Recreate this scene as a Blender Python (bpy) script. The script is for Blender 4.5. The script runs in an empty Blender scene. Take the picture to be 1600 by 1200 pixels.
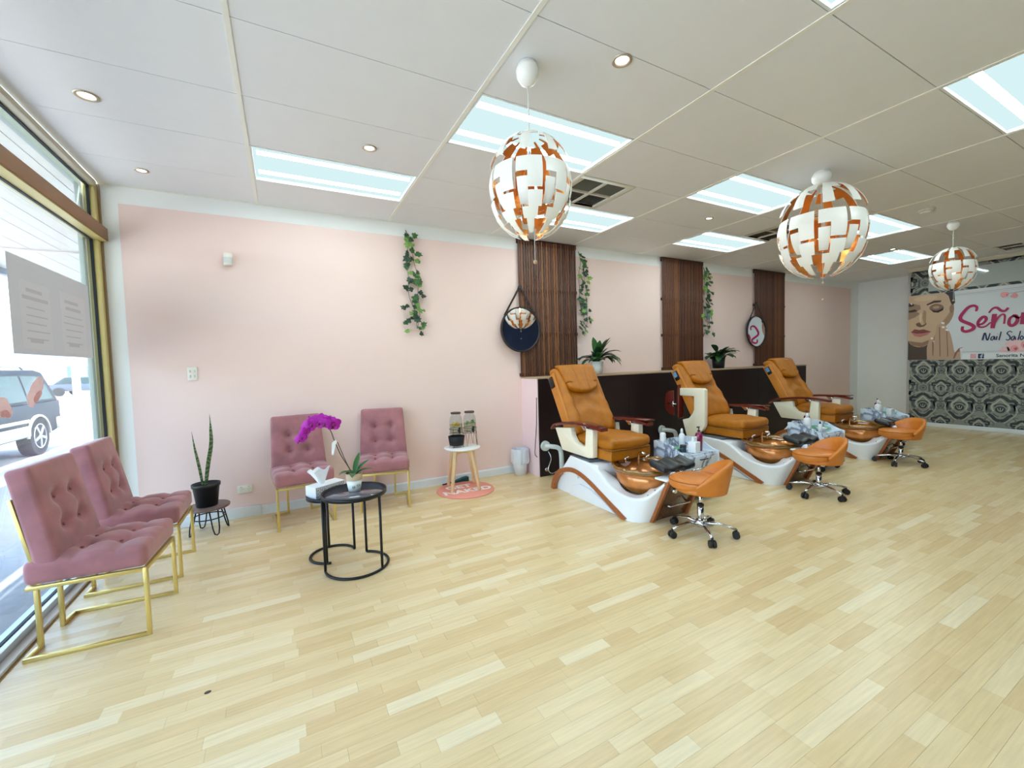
import bpy, bmesh, math, random
from mathutils import Vector, Matrix
R = math.radians
PI = math.pi
scene = bpy.context.scene
COL = scene.collection
random.seed(7)

# ------------------------------------------------------------------ key dimensions (metres)
H = 2.907            # ceiling height
YW = 2.381           # face of the pink wall
XW = -1.10           # inner face of the shop window
XB = 10.5            # wallpapered wall
XE = 11.35           # white wall of the recess
YN = -4.6            # wall behind the viewer

# ------------------------------------------------------------------ camera
cam = bpy.data.cameras.new('camera')
cam.sensor_fit = 'HORIZONTAL'
cam.sensor_width = 36.0
cam.lens = 14.874
cam.clip_start = 0.05
cam.clip_end = 500
camo = bpy.data.objects.new('camera', cam)
COL.objects.link(camo)
yaw, pit, rol = R(28.2658), R(-2.8379), R(-1.6072)
fw = Vector((math.sin(yaw)*math.cos(pit), math.cos(yaw)*math.cos(pit), math.sin(pit)))
rt = Vector((math.cos(yaw), -math.sin(yaw), 0.0))
up = rt.cross(fw)
c, s = math.cos(rol), math.sin(rol)
rt2 = c*rt + s*up
up2 = -s*rt + c*up
M = Matrix((rt2, up2, -fw)).transposed().to_4x4()
CAM = Vector((0.14676, -2.25091, 1.36705))
M.translation = CAM
camo.matrix_world = M
scene.camera = camo

# ------------------------------------------------------------------ world, sun, exposure
world = bpy.data.worlds.new('sky')
scene.world = world
world.use_nodes = True
wn = world.node_tree
wn.nodes.clear()
sky = wn.nodes.new('ShaderNodeTexSky')
sky.sky_type = 'NISHITA'
sky.sun_disc = False
sky.sun_elevation = R(62)
sky.sun_rotation = R(120)
sky.air_density = 1.0
sky.dust_density = 3.0
bg = wn.nodes.new('ShaderNodeBackground')
bg.inputs['Strength'].default_value = 1.35
wo = wn.nodes.new('ShaderNodeOutputWorld')
wn.links.new(sky.outputs[0], bg.inputs[0])
wn.links.new(bg.outputs[0], wo.inputs[0])

sun = bpy.data.lights.new('sun', 'SUN')
sun.energy = 14.0
sun.angle = R(0.6)
sun.color = (1.0, 0.98, 0.96)
suno = bpy.data.objects.new('sun', sun)
COL.objects.link(suno)
suno.rotation_euler = Vector((-0.14, 0.22, -1.0)).to_track_quat('-Z', 'Y').to_euler()

TUBE_POWER = 21.0
DIFFUSER_POWER = 0.74

scene.view_settings.view_transform = 'Standard'
scene.view_settings.look = 'None'
scene.view_settings.gamma = 1.0
scene.view_settings.use_curve_mapping = False
scene.view_settings.exposure = 0.56
scene.cycles.max_bounces = 10
scene.cycles.diffuse_bounces = 6
scene.cycles.glossy_bounces = 4
scene.cycles.transparent_max_bounces = 12
scene.cycles.caustics_reflective = False
scene.cycles.caustics_refractive = False
scene.cycles.sample_clamp_indirect = 6.0

# ------------------------------------------------------------------ materials
def lin(c):
    def f(u):
        u = u/255.0
        return u/12.92 if u <= 0.04045 else ((u+0.055)/1.055)**2.4
    return (f(c[0]), f(c[1]), f(c[2]), 1.0)

MATS = {}
def pm(name, col, rough=0.5, metal=0.0, var=0.06, scale=30.0, bump=0.0, stretch=None, spec=0.5, coat=0.0, transl=0.0, sheen=0.0):
    """procedural principled material: colour with a fine noise variation and optional relief"""
    if name in MATS: return MATS[name]
    m = bpy.data.materials.new(name)
    m.use_nodes = True
    nt = m.node_tree
    b = nt.nodes['Principled BSDF']
    b.inputs['Roughness'].default_value = rough
    b.inputs['Metallic'].default_value = metal
    b.inputs['Specular IOR Level'].default_value = spec
    b.inputs['Coat Weight'].default_value = coat
    if sheen: b.inputs['Sheen Weight'].default_value = sheen
    tc = nt.nodes.new('ShaderNodeTexCoord')
    mp = nt.nodes.new('ShaderNodeMapping')
    nt.links.new(tc.outputs['Object'], mp.inputs['Vector'])
    if stretch: mp.inputs['Scale'].default_value = stretch
    nz = nt.nodes.new('ShaderNodeTexNoise')
    nz.inputs['Scale'].default_value = scale
    nz.inputs['Detail'].default_value = 4
    nt.links.new(mp.outputs[0], nz.inputs['Vector'])
    mix = nt.nodes.new('ShaderNodeMix')
    mix.data_type = 'RGBA'
    a = lin(col)
    mix.inputs[6].default_value = tuple(max(0, u*(1-var*1.6)) for u in a[:3]) + (1,)
    mix.inputs[7].default_value = tuple(min(1, u*(1+var*1.6)) for u in a[:3]) + (1,)
    nt.links.new(nz.outputs['Fac'], mix.inputs[0])
    nt.links.new(mix.outputs[2], b.inputs['Base Color'])
    if bump:
        bp = nt.nodes.new('ShaderNodeBump')
        bp.inputs['Strength'].default_value = bump
        bp.inputs['Distance'].default_value = 0.01
        nt.links.new(nz.outputs['Fac'], bp.inputs['Height'])
        nt.links.new(bp.outputs[0], b.inputs['Normal'])
    if transl:
        tr = nt.nodes.new('ShaderNodeBsdfTranslucent')
        nt.links.new(mix.outputs[2], tr.inputs[0])
        ms = nt.nodes.new('ShaderNodeMixShader')
        ms.inputs[0].default_value = transl
        nt.links.new(b.outputs[0], ms.inputs[1])
        nt.links.new(tr.outputs[0], ms.inputs[2])
        nt.links.new(ms.outputs[0], nt.nodes['Material Output'].inputs[0])
    MATS[name] = m
    return m

def em(name, col, power):
    if name in MATS: return MATS[name]
    m = bpy.data.materials.new(name)
    m.use_nodes = True
    nt = m.node_tree
    nt.nodes.clear()
    e = nt.nodes.new('ShaderNodeEmission')
    e.inputs[0].default_value = lin(col)
    e.inputs[1].default_value = power
    o = nt.nodes.new('ShaderNodeOutputMaterial')
    nt.links.new(e.outputs[0], o.inputs[0])
    MATS[name] = m
    return m

def glass(name, tint, refl=0.06, haze=0.0, hazecol=(235, 240, 245)):
    """thin sheet glass: see-through, mirror-like at glancing angles, with an optional pale veil standing in for glare"""
    if name in MATS: return MATS[name]
    m = bpy.data.materials.new(name)
    m.use_nodes = True
    nt = m.node_tree
    nt.nodes.clear()
    t = nt.nodes.new('ShaderNodeBsdfTransparent')
    t.inputs[0].default_value = lin(tint)
    g = nt.nodes.new('ShaderNodeBsdfGlossy')
    g.inputs['Roughness'].default_value = 0.02
    lw = nt.nodes.new('ShaderNodeLayerWeight')
    lw.inputs[0].default_value = 0.5
    pw_ = nt.nodes.new('ShaderNodeMath'); pw_.operation = 'POWER'; pw_.inputs[1].default_value = 5.0
    ma = nt.nodes.new('ShaderNodeMath'); ma.operation = 'MULTIPLY_ADD'
    ma.inputs[1].default_value = 0.9; ma.inputs[2].default_value = refl*0.5
    nt.links.new(lw.outputs['Facing'], pw_.inputs[0]); nt.links.new(pw_.outputs[0], ma.inputs[0])
    ms = nt.nodes.new('ShaderNodeMixShader')
    nt.links.new(ma.outputs[0], ms.inputs[0])
    nt.links.new(t.outputs[0], ms.inputs[1])
    nt.links.new(g.outputs[0], ms.inputs[2])
    last = ms
    if haze:
        d = nt.nodes.new('ShaderNodeBsdfTranslucent')
        d.inputs[0].default_value = lin(hazecol)
        m2 = nt.nodes.new('ShaderNodeMixShader')
        nz = nt.nodes.new('ShaderNodeTexNoise')
        nz.inputs['Scale'].default_value = 3.0
        mr = nt.nodes.new('ShaderNodeMapRange')
        mr.inputs['To Min'].default_value = haze*0.8
        mr.inputs['To Max'].default_value = haze*1.2
        nt.links.new(nz.outputs['Fac'], mr.inputs[0])
        nt.links.new(mr.outputs[0], m2.inputs[0])
        nt.links.new(ms.outputs[0], m2.inputs[1])
        nt.links.new(d.outputs[0], m2.inputs[2])
        last = m2
    o = nt.nodes.new('ShaderNodeOutputMaterial')
    nt.links.new(last.outputs[0], o.inputs[0])
    MATS[name] = m
    return m

# ------------------------------------------------------------------ mesh builder
class MB:
    def __init__(self):
        self.v = []; self.f = []; self.m = []; self.sm = []
    def add(self, vs, fs, mat=0, smooth=False):
        o = len(self.v)
        self.v += [tuple(p) for p in vs]
        for q in fs:
            self.f.append(tuple(i+o for i in q)); self.m.append(mat); self.sm.append(smooth)
        return self
    def box(self, x0, x1, y0, y1, z0, z1, mat=0):
        vs = [(x0,y0,z0),(x1,y0,z0),(x1,y1,z0),(x0,y1,z0),(x0,y0,z1),(x1,y0,z1),(x1,y1,z1),(x0,y1,z1)]
        return self.add(vs, [(3,2,1,0),(4,5,6,7),(0,1,5,4),(1,2,6,5),(2,3,7,6),(3,0,4,7)], mat)
    def bar(self, p, q, w, h=None, upv=(0,0,1), mat=0):
        h = w if h is None else h
        p = Vector(p); q = Vector(q); d = (q-p).normalized()
        u = Vector(upv)
        if abs(d.dot(u)) > 0.98: u = Vector((1,0,0))
        a = d.cross(u).normalized(); b = a.cross(d)
        vs = []
        for e in (p, q):
            for (i, j) in ((-1,-1),(1,-1),(1,1),(-1,1)):
                vs.append(e + a*(i*w/2) + b*(j*h/2))
        return self.add(vs, [(3,2,1,0),(4,5,6,7),(0,1,5,4),(1,2,6,5),(2,3,7,6),(3,0,4,7)], mat)
    def prism(self, poly, axis, a0, a1, mat=0):
        n = len(poly)
        def P(u, w, a):
            return {'x': (a,u,w), 'y': (u,a,w), 'z': (u,w,a)}[axis]
        vs = [P(u,w,a0) for u,w in poly] + [P(u,w,a1) for u,w in poly]
        fs = [tuple(range(n))[::-1], tuple(range(n, 2*n))]
        fs += [(i, (i+1) % n, n+(i+1) % n, n+i) for i in range(n)]
        return self.add(vs, fs, mat)
    def tube(self, pts, r, n=8, closed=False, mat=0, flat=None):
        P = [Vector(p) for p in pts]; m = len(P)
        rr = r if isinstance(r, (list, tuple)) else [r]*m
        vs = []; prev = None
        for i in range(m):
            if closed: d = P[(i+1) % m]-P[i-1]
            else: d = P[min(i+1,m-1)]-P[max(i-1,0)]
            d.normalize()
            if prev is None:
                u = Vector((0,0,1)) if abs(d.z) < 0.95 else Vector((1,0,0))
                a = d.cross(u).normalized()
            else:
                a = (prev - d*prev.dot(d)).normalized()
            prev = a; b = d.cross(a)
            for k in range(n):
                t = 2*PI*k/n
                fb = 1.0 if flat is None else flat
                vs.append(P[i] + a*(rr[i]*math.cos(t)) + b*(rr[i]*fb*math.sin(t)))
        fs = []
        for i in range(m if closed else m-1):
            j = (i+1) % m
            for k in range(n):
                l = (k+1) % n
                fs.append((i*n+k, i*n+l, j*n+l, j*n+k))
        self.add(vs, fs, mat, True)
        if not closed:
            o = len(self.v)-m*n
            self.f.append(tuple(o+k for k in range(n))[::-1]); self.m.append(mat); self.sm.append(False)
            self.f.append(tuple(o+(m-1)*n+k for k in range(n))); self.m.append(mat); self.sm.append(False)
        return self
    def lathe(self, prof, n=24, c=(0,0,0), mat=0, sx=1.0, sy=1.0, smooth=True, caps=True):
        m = len(prof); vs = []
        for (r, z) in prof:
            for k in range(n):
                t = 2*PI*k/n
                vs.append((c[0]+r*sx*math.cos(t), c[1]+r*sy*math.sin(t), c[2]+z))
        fs = []
        for i in range(m-1):
            for k in range(n):
                l = (k+1) % n
                fs.append((i*n+k, i*n+l, (i+1)*n+l, (i+1)*n+k))
        self.add(vs, fs, mat, smooth)
        if caps:
            o = len(self.v)-m*n
            if prof[0][0] > 1e-5:
                self.f.append(tuple(o+k for k in range(n))[::-1]); self.m.append(mat); self.sm.append(False)
            if prof[-1][0] > 1e-5:
                self.f.append(tuple(o+(m-1)*n+k for k in range(n))); self.m.append(mat); self.sm.append(False)
        return self
    def ball(self, c, r, n=12, sc=(1,1,1), mat=0):
        m = max(6, n//2+1); vs = []; fs = []
        for i in range(m):
            a = -PI/2+PI*i/(m-1)
            for k in range(n):
                t = 2*PI*k/n
                vs.append((c[0]+r*sc[0]*math.cos(a)*math.cos(t), c[1]+r*sc[1]*math.cos(a)*math.sin(t), c[2]+r*sc[2]*math.sin(a)))
        for i in range(m-1):
            for k in range(n):
                l = (k+1) % n
                fs.append((i*n+k, i*n+l, (i+1)*n+l, (i+1)*n+k))
        return self.add(vs, fs, mat, True)
    def surf(self, fn, nu, nv, closeu=False, mat=0, smooth=True):
        """grid surface; fn(u, v) for u, v in 0..1"""
        vs = []
        for i in range(nu+1 if not closeu else nu):
            for j in range(nv+1):
                vs.append(fn(i/nu, j/nv))
        fs = []; w = nv+1
        for i in range(nu):
            i2 = (i+1) % nu if closeu else i+1
            for j in range(nv):
                fs.append((i*w+j, i2*w+j, i2*w+j+1, i*w+j+1))
        return self.add(vs, fs, mat, smooth)
    def rbox(self, c, half, r, k=(6,6,2), deform=None, mat=0):
        """soft box with rounded edges on a regular grid; deform(x, y, z) in local box coordinates"""
        def axis(h, n):
            rr = min(r, h*0.98)
            a = [-h, -h+rr*0.25, -h+rr*0.6] + [-(h-rr) + 2*(h-rr)*i/n for i in range(n+1)] + [h-rr*0.6, h-rr*0.25, h]
            return a
        ax = [axis(half[i], k[i]) for i in range(3)]
        idx = {}; vs = []
        def V(p):
            key = tuple(round(t, 6) for t in p)
            if key in idx: return idx[key]
            q = []; d = []
            for i in range(3):
                rr = min(r, half[i]*0.98)
                inn = max(-half[i]+rr, min(half[i]-rr, p[i]))
                q.append(inn); d.append((p[i]-inn)/rr)
            l = math.sqrt(sum(t*t for t in d))
            if l > 1e-9:
                mx = max(abs(t) for t in d)
                out = [q[i] + d[i]/l*min(r, half[i]*0.98)*(mx if l > mx else 1.0) for i in range(3)]
            else: out = q
            if deform: out = deform(*out)
            idx[key] = len(vs); vs.append((c[0]+out[0], c[1]+out[1], c[2]+out[2]))
            return idx[key]
        fs = []
        for a in range(3):
            b, e = (a+1) % 3, (a+2) % 3
            for sgn in (-1, 1):
                for i in range(len(ax[b])-1):
                    for j in range(len(ax[e])-1):
                        q = []
                        for (ii, jj) in ((0,0),(1,0),(1,1),(0,1)):
                            p = [0,0,0]; p[a] = sgn*half[a]; p[b] = ax[b][i+ii]; p[e] = ax[e][j+jj]
                            q.append(V(p))
                        if sgn < 0: q = q[::-1]
                        if len(set(q)) == 4: fs.append(tuple(q))
        return self.add(vs, fs, mat, True)
    def ribbon(self, pts, w, z0=0.0, axis='yz', depth=0.001, x=0.0, mat=0):
        """flat printed stroke in the x = const plane; pts (y, z), width w or list"""
        n = len(pts); ww = w if isinstance(w, (list, tuple)) else [w]*n
        L = []; Rr = []
        for i in range(n):
            d = Vector((pts[min(i+1,n-1)][0]-pts[max(i-1,0)][0], pts[min(i+1,n-1)][1]-pts[max(i-1,0)][1]))
            if d.length < 1e-9: d = Vector((1,0))
            d.normalize(); nrm = Vector((-d.y, d.x))
            p = Vector(pts[i])
            L.append(p+nrm*ww[i]/2); Rr.append(p-nrm*ww[i]/2)
        vs = [(x, p.x, p.y) for p in L] + [(x, p.x, p.y) for p in Rr]
        fs = [(i, i+1, n+i+1, n+i) for i in range(n-1)]
        return self.add(vs, fs, mat)
    def xf_(self, mat):
        self.v = [tuple(mat @ Vector(p)) for p in self.v]; return self
    def mesh(self, name, mats, bevel=0.0, seg=2):
        me = bpy.data.meshes.new(name)
        me.from_pydata(self.v, [], self.f)
        for m in (mats if isinstance(mats, (list, tuple)) else [mats]):
            me.materials.append(m)
        me.polygons.foreach_set('material_index', self.m)
        me.polygons.foreach_set('use_smooth', self.sm)
        bm = bmesh.new(); bm.from_mesh(me)
        if bevel:
            bmesh.ops.remove_doubles(bm, verts=bm.verts, dist=1e-5)
        bmesh.ops.recalc_face_normals(bm, faces=bm.faces)
        if bevel:
            ed = [e for e in bm.edges if len(e.link_faces) == 2 and e.calc_face_angle(0) > R(35)]
            bmesh.ops.bevel(bm, geom=ed, offset=bevel, segments=seg, affect='EDGES', profile=0.5, clamp_overlap=True)
            for f in bm.faces: f.smooth = True
        bm.to_mesh(me); bm.free()
        if bevel:
            try: me.set_sharp_from_angle(angle=R(40))
            except Exception: pass
        me.update()
        return me

def smooth_pts(pts, n=6, closed=False):
    """Catmull-Rom through points of any dimension"""
    P = [tuple(p) for p in pts]; out = []; m = len(P)
    for i in range(m if closed else m-1):
        p0 = P[(i-1) % m] if closed or i > 0 else P[0]
        p1 = P[i]; p2 = P[(i+1) % m]
        p3 = P[(i+2) % m] if closed or i+2 < m else P[-1]
        for k in range(n):
            t = k/n
            out.append(tuple(0.5*((2*b)+(-a+c_)*t+(2*a-5*b+4*c_-d)*t*t+(-a+3*b-3*c_+d)*t**3) for a, b, c_, d in zip(p0, p1, p2, p3)))
    if not closed: out.append(P[-1])
    return out

def tag(o, label=None, cat=None, group=None, kind=None):
    if label: o['label'] = label
    if cat: o['category'] = cat
    if group: o['group'] = group
    if kind: o['kind'] = kind
    return o

def thing(name, label, cat, loc=(0,0,0), rz=0.0, group=None):
    o = bpy.data.objects.new(name, None)
    o.empty_display_size = 0.1
    COL.objects.link(o)
    o.location = loc; o.rotation_euler = (0, 0, rz)
    return tag(o, label, cat, group)

def part(name, mb, mat, parent=None, bevel=0.0, label=None, loc=None, seg=2):
    me = mb.mesh(name, mat, bevel, seg)
    o = bpy.data.objects.new(name, me)
    COL.objects.link(o)
    if parent: o.parent = parent
    if loc: o.location = loc
    if label: o['label'] = label
    return o

def inst(src_me, name, parent=None, loc=(0,0,0), rot=None, sc=None):
    o = bpy.data.objects.new(name, src_me)
    COL.objects.link(o)
    if parent: o.parent = parent
    o.location = loc
    if rot is not None: o.rotation_euler = rot
    if sc is not None: o.scale = sc if isinstance(sc, (tuple, list)) else (sc, sc, sc)
    return o

def struct(name, mb, mat, parent=None, bevel=0.0):
    o = part(name, mb, mat, parent, bevel)
    if not parent: o['kind'] = 'structure'
    return o

KIDS = {}
def copy_tree(o, parent=None, loc=None, rz=None, label=None):
    c_ = o.copy(); COL.objects.link(c_)
    if parent: c_.parent = parent
    if loc is not None: c_.location = loc
    if rz is not None: c_.rotation_euler = (0, 0, rz)
    if label: c_['label'] = label
    for ch in list(o.children): copy_tree(ch, c_)
    return c_

def text_mesh(txt, size, extrude=0.0, bold=0.0):
    cu = bpy.data.curves.new('text', 'FONT')
    cu.body = txt; cu.size = size; cu.extrude = extrude; cu.offset = bold
    cu.align_x = 'CENTER'
    cu.resolution_u = 3
    o = bpy.data.objects.new('text', cu); COL.objects.link(o)
    dg = bpy.context.evaluated_depsgraph_get()
    me = bpy.data.meshes.new_from_object(o.evaluated_get(dg))
    bpy.data.objects.remove(o)
    return me

# ================================================================== THE ROOM
m_white = pm('white_paint', (238, 240, 238), 0.55, var=0.01, scale=6)
m_ceil = pm('ceiling_board', (230, 233, 237), 0.6, var=0.012, scale=8)
m_bar = pm('ceiling_bar', (236, 236, 228), 0.45, var=0.01)
m_gap = pm('ceiling_void', (90, 90, 88), 0.8, var=0.05)
m_pink = pm('pink_paint', (240, 214, 206), 0.6, var=0.012, scale=4)
m_board = pm('dark_panel_board', (30, 12, 14), 0.42, var=0.2, scale=5, stretch=(1, 1, 14))
m_navy = pm('navy_paint', (24, 44, 84), 0.6, var=0.03)
m_tan = pm('ledge_edge', (176, 150, 120), 0.5)

# floor: a base slab carrying narrow strips of printed laminate
fl = struct('floor', MB().box(XW, XE, YN, YW, -0.10, -0.006), pm('floor_underlay', (190, 165, 120), 0.5, var=0.05))

def floor_material():
    m = bpy.data.materials.new('maple_strip'); m.use_nodes = True
    nt = m.node_tree; b = nt.nodes['Principled BSDF']
    at = nt.nodes.new('ShaderNodeAttribute'); at.attribute_name = 'tone'
    rp = nt.nodes.new('ShaderNodeValToRGB')
    cols = [(0.0, (221, 190, 140)), (0.3, (229, 203, 154)), (0.6, (233, 209, 162)), (0.85, (236, 215, 171)), (1.0, (239, 222, 184))]
    while len(rp.color_ramp.elements) < len(cols): rp.color_ramp.elements.new(0.5)
    for e, (p, cc) in zip(rp.color_ramp.elements, cols):
        e.position = p; e.color = lin(cc)
    nt.links.new(at.outputs['Fac'], rp.inputs[0])
    tc = nt.nodes.new('ShaderNodeTexCoord'); mp = nt.nodes.new('ShaderNodeMapping')
    mp.inputs['Scale'].default_value = (1.6, 26, 1)
    nt.links.new(tc.outputs['Object'], mp.inputs['Vector'])
    nz = nt.nodes.new('ShaderNodeTexNoise'); nz.inputs['Scale'].default_value = 3.0; nz.inputs['Detail'].default_value = 6
    nt.links.new(mp.outputs[0], nz.inputs['Vector'])
    mr = nt.nodes.new('ShaderNodeMapRange')
    mr.inputs[1].default_value = 0.3; mr.inputs[2].default_value = 0.7
    mr.inputs[3].default_value = 0.93; mr.inputs[4].default_value = 1.06
    nt.links.new(nz.outputs['Fac'], mr.inputs[0])
    # small knots
    mp2 = nt.nodes.new('ShaderNodeMapping'); mp2.inputs['Scale'].default_value = (3, 6, 1)
    nt.links.new(tc.outputs['Object'], mp2.inputs['Vector'])
    vo = nt.nodes.new('ShaderNodeTexVoronoi'); vo.inputs['Scale'].default_value = 1.6
    nt.links.new(mp2.outputs[0], vo.inputs['Vector'])
    kr = nt.nodes.new('ShaderNodeMapRange')
    kr.inputs[1].default_value = 0.0; kr.inputs[2].default_value = 0.035; kr.inputs[3].default_value = 0.72; kr.inputs[4].default_value = 1.0
    nt.links.new(vo.outputs['Distance'], kr.inputs[0])
    ml = nt.nodes.new('ShaderNodeMath'); ml.operation = 'MULTIPLY'
    nt.links.new(mr.outputs[0], ml.inputs[0]); nt.links.new(kr.outputs[0], ml.inputs[1])
    vm = nt.nodes.new('ShaderNodeVectorMath'); vm.operation = 'SCALE'
    nt.links.new(rp.outputs[0], vm.inputs[0]); nt.links.new(ml.outputs[0], vm.inputs['Scale'])
    nt.links.new(vm.outputs[0], b.inputs['Base Color'])
    b.inputs['Roughness'].default_value = 0.27
    b.inputs['Specular IOR Level'].default_value = 0.6
    return m
m_floor = floor_material()

def in_view(p):
    d = Vector(p)-CAM
    z = d.dot(fw)
    if z < 0.3: return None
    u = d.dot(rt2)/z*661/800; v = d.dot(up2)/z*661/600
    return z if abs(u) < 1.03 and abs(v) < 1.03 else None

SW = 0.0635
strips = []
y = YW-SW; rr = random.Random(11)
while y > YN-0.01:
    x = XW+0.06-rr.uniform(0, 0.4)
    while x < XE:
        L = rr.choice((0.19, 0.26, 0.32, 0.40, 0.46, 0.55))*rr.uniform(0.92, 1.08)
        x0 = max(x, XW+0.06); x1 = min(x+L, XE)
        t = rr.random()
        t = t*0.72+0.04 if t < 0.86 else 0.74+0.26*rr.random()
        if x1-x0 > 0.02: strips.append((x0, x1, y, y+SW, t))
        x += L
    y -= SW
def strip_mb(mb, s_):
    x0, x1, y0, y1, t = s_; g = 0.0003
    mb.box(x0+g, x1-g, y0+g, y1-g, -0.006, 0.0)
def set_tone(me, tones):
    a = me.attributes.new('tone', 'FLOAT', 'FACE')
    a.data.foreach_set('value', tones)
rank = []
for i, s_ in enumerate(strips):
    z = in_view(((s_[0]+s_[1])/2, (s_[2]+s_[3])/2, 0))
    if z: rank.append(((s_[1]-s_[0])/z**3, i))
rank.sort(reverse=True)
near = set(i for _, i in rank[:295])
rest = MB(); tones = []
for i, s_ in enumerate(strips):
    if i in near:
        mb = MB(); strip_mb(mb, s_)
        o = part('floor_strip', mb, m_floor, fl)
        set_tone(o.data, [s_[4]]*6)
    else:
        strip_mb(rest, s_); tones += [s_[4]]*6
o = part('floor_strips', rest, m_floor, fl); o['kind'] = 'stuff'
set_tone(o.data, tones)
tag(part('floor_stain', MB().lathe([(0.0, 0.0), (0.011, 0.0), (0.009, 0.0012), (0.0, 0.0015)], 10, sx=1.2), pm('stain', (70, 55, 45), 0.7), fl, loc=(-0.205, -0.085, 0.0002)))

# ceiling: board tiles in a T-bar grid
LIGHT_CELLS = [(0, 2), (1, 0), (2, 2), (3, 0), (4, 2), (5, 0), (7, 1), (1, -3), (3, -3), (5, -3), (1, -6)]  # the last pair are unseen panels, added for their light
VENT_AREAS = [(2.4, 3.0, 0.6, 1.2), (5.4, 6.0, 0.6, 1.2), (9.6, 10.2, -0.6, 0.0)]
ce = struct('ceiling', MB().box(XW, XE, YN, YW, H+0.12, H+0.20), m_gap)
g = 0.0022
for i in range(-1, 10):
    for j in range(-8, 4):
        if (i, j) in LIGHT_CELLS: continue
        x0, x1 = max(i*1.2, XW), min(i*1.2+1.2, XE)
        y0, y1 = max(j*0.6, YN), min(j*0.6+0.6, YW)
        if x1-x0 < 0.02 or y1-y0 < 0.02: continue
        spans = [(x0, x1)]
        for va in VENT_AREAS:
            if abs(va[2]-j*0.6) < 0.01 and va[0] >= x0-0.01 and va[1] <= x1+0.01:
                spans = [(a, b) for a, b in ((x0, va[0]), (va[1], x1)) if b-a > 0.02]
        for a, b in spans:
            part('ceiling_tile', MB().box(a+0.004, b-0.004, y0+g, y1-g, H, H+0.014), m_ceil, ce)
for i in range(0, 10):
    part('grid_bar', MB().box(i*1.2-0.012, i*1.2+0.012, YN, YW-0.001, H-0.004, H+0.03), m_bar, ce)
    # the paler lip along one side of each bar
part('edge_bar', MB().box(XW, XE, YW-0.03, YW, H-0.002, H+0.02), m_bar, ce)

# pink wall with its white painted margin
wf = struct('wall_far', MB().box(XW-0.10, XE+0.1, YW, YW+0.12, -0.1, H+0.2), m_white)
part('pink_panel', MB().box(-0.985, 11.02, YW-0.0015, YW, 0.0, 2.765), m_pink, wf)
bbm = pm('baseboard_paint', (226, 232, 236), 0.4, var=0.02)
struct('baseboard_far', MB().prism([(YW-0.0015, 0.0), (YW-0.018, 0.0), (YW-0.018, 0.075), (YW-0.010, 0.088), (YW-0.0015, 0.088)], 'x', -0.10, 2.766), bbm)
struct('trim_1', MB().box(XW+0.005, -0.10, YW-0.028, YW-0.0015, 0, 0.098), bbm, bevel=0.004)

# low wall behind the pedicure chairs, faced with dark boards
wl = struct('wall_low', MB().box(2.77, 8.50, 2.0, YW-0.0016, 0.0, 1.17), pm('pink_paint_pale', (240, 214, 218), 0.6, var=0.01))
xs = [2.775, 4.2, 5.62, 7.05, 8.50]
for a, b in zip(xs[:-1], xs[1:]):
    part('front_board', MB().box(a+0.0015, b-0.0015, 1.985, 2.0, 0.002, 1.168), m_board, wl)
part('ledge_board', MB().box(2.765, 8.505, 1.98, YW-0.0017, 1.17, 1.19), m_tan, wl, bevel=0.003)

# wallpapered wall with its margin, cornice and skirting
m_wp = pm('wallpaper_ground', (140, 141, 132), 0.6, var=0.10, scale=60)
wr = struct('wall_right', MB().box(XB, XB+0.12, YN, 1.25, -0.1, H+0.19), pm('wall_edge_grey', (172, 168, 164), 0.55, var=0.02))
part('wallpaper', MB().box(XB-0.002, XB, YN, 1.20, 0.07, 2.84), m_wp, wr)
struct('baseboard_right', MB().box(XB-0.016, XB-0.0021, YN, 1.25, 0.0, 0.07), bbm, bevel=0.003)
struct('trim_2', MB().prism([(XB-0.0021, 2.84), (XB-0.03, 2.885), (XB-0.03, H-0.001), (XB-0.0021, H-0.001)], 'y', YN, 1.25), pm('cornice_paint', (214, 208, 192), 0.5, var=0.01))
struct('wall_end', MB().box(XE, XE+0.1, 1.0, YW, -0.1, H+0.19), m_white)
struct('wall_recess', MB().box(XB+0.12, XE+0.1, 0.9, 1.0, -0.1, H+0.19), m_white)
struct('wall_near', MB().box(XW-0.25, XB+0.12, YN-0.12, YN, -0.1, H+0.19), m_navy)

# ------------------------------------------------------------------ shop window
m_brass = pm('gold_anodised_frame', (216, 200, 134), 0.4, metal=0.2, var=0.06, scale=12)
m_bronze = pm('bronze_transom', (150, 108, 66), 0.42, metal=0.55, var=0.06, scale=12)
m_alu = pm('silver_aluminium', (206, 216, 222), 0.3, metal=0.6, var=0.03, scale=14)
m_jamb = pm('grey_green_jamb', (176, 190, 180), 0.5, var=0.05)
m_gasket = pm('black_gasket', (24, 28, 32), 0.6)
m_pane = glass('shop_glass', (244, 250, 250), haze=0.014)  # haze mixes a pale veil into the pane in place of glare
win = struct('window_1', MB().box(XW-0.10, XW+0.03, YN, YW-0.0005, -0.10, -0.001), m_alu)
posts = [YW-0.002, 0.0, -2.3, YN+0.08]
part('post', MB().box(XW-0.075, XW-0.005, YW-0.075, YW-0.002, 0.0, H-0.012), m_brass, win, bevel=0.003)
for yy in (-0.45, -2.6, YN+0.08):
    part('post', MB().box(XW-0.075, XW-0.005, yy-0.035, yy+0.035, 0.0, H-0.012), m_brass, win, bevel=0.003)
part('post_edge', MB().box(XW-0.004, XW+0.010, YW-0.016, YW-0.003, 0.0, H-0.012), pm('brown_edge', (150, 124, 96), 0.5, var=0.05), win)
part('transom', MB().box(XW-0.075, XW+0.045, YN+0.05, YW-0.018, 2.445, 2.545), m_bronze, win, bevel=0.003)
part('transom_trim', MB().box(XW-0.070, XW+0.035, YN+0.05, YW-0.02, 2.438, 2.446), m_brass, win)
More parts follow.
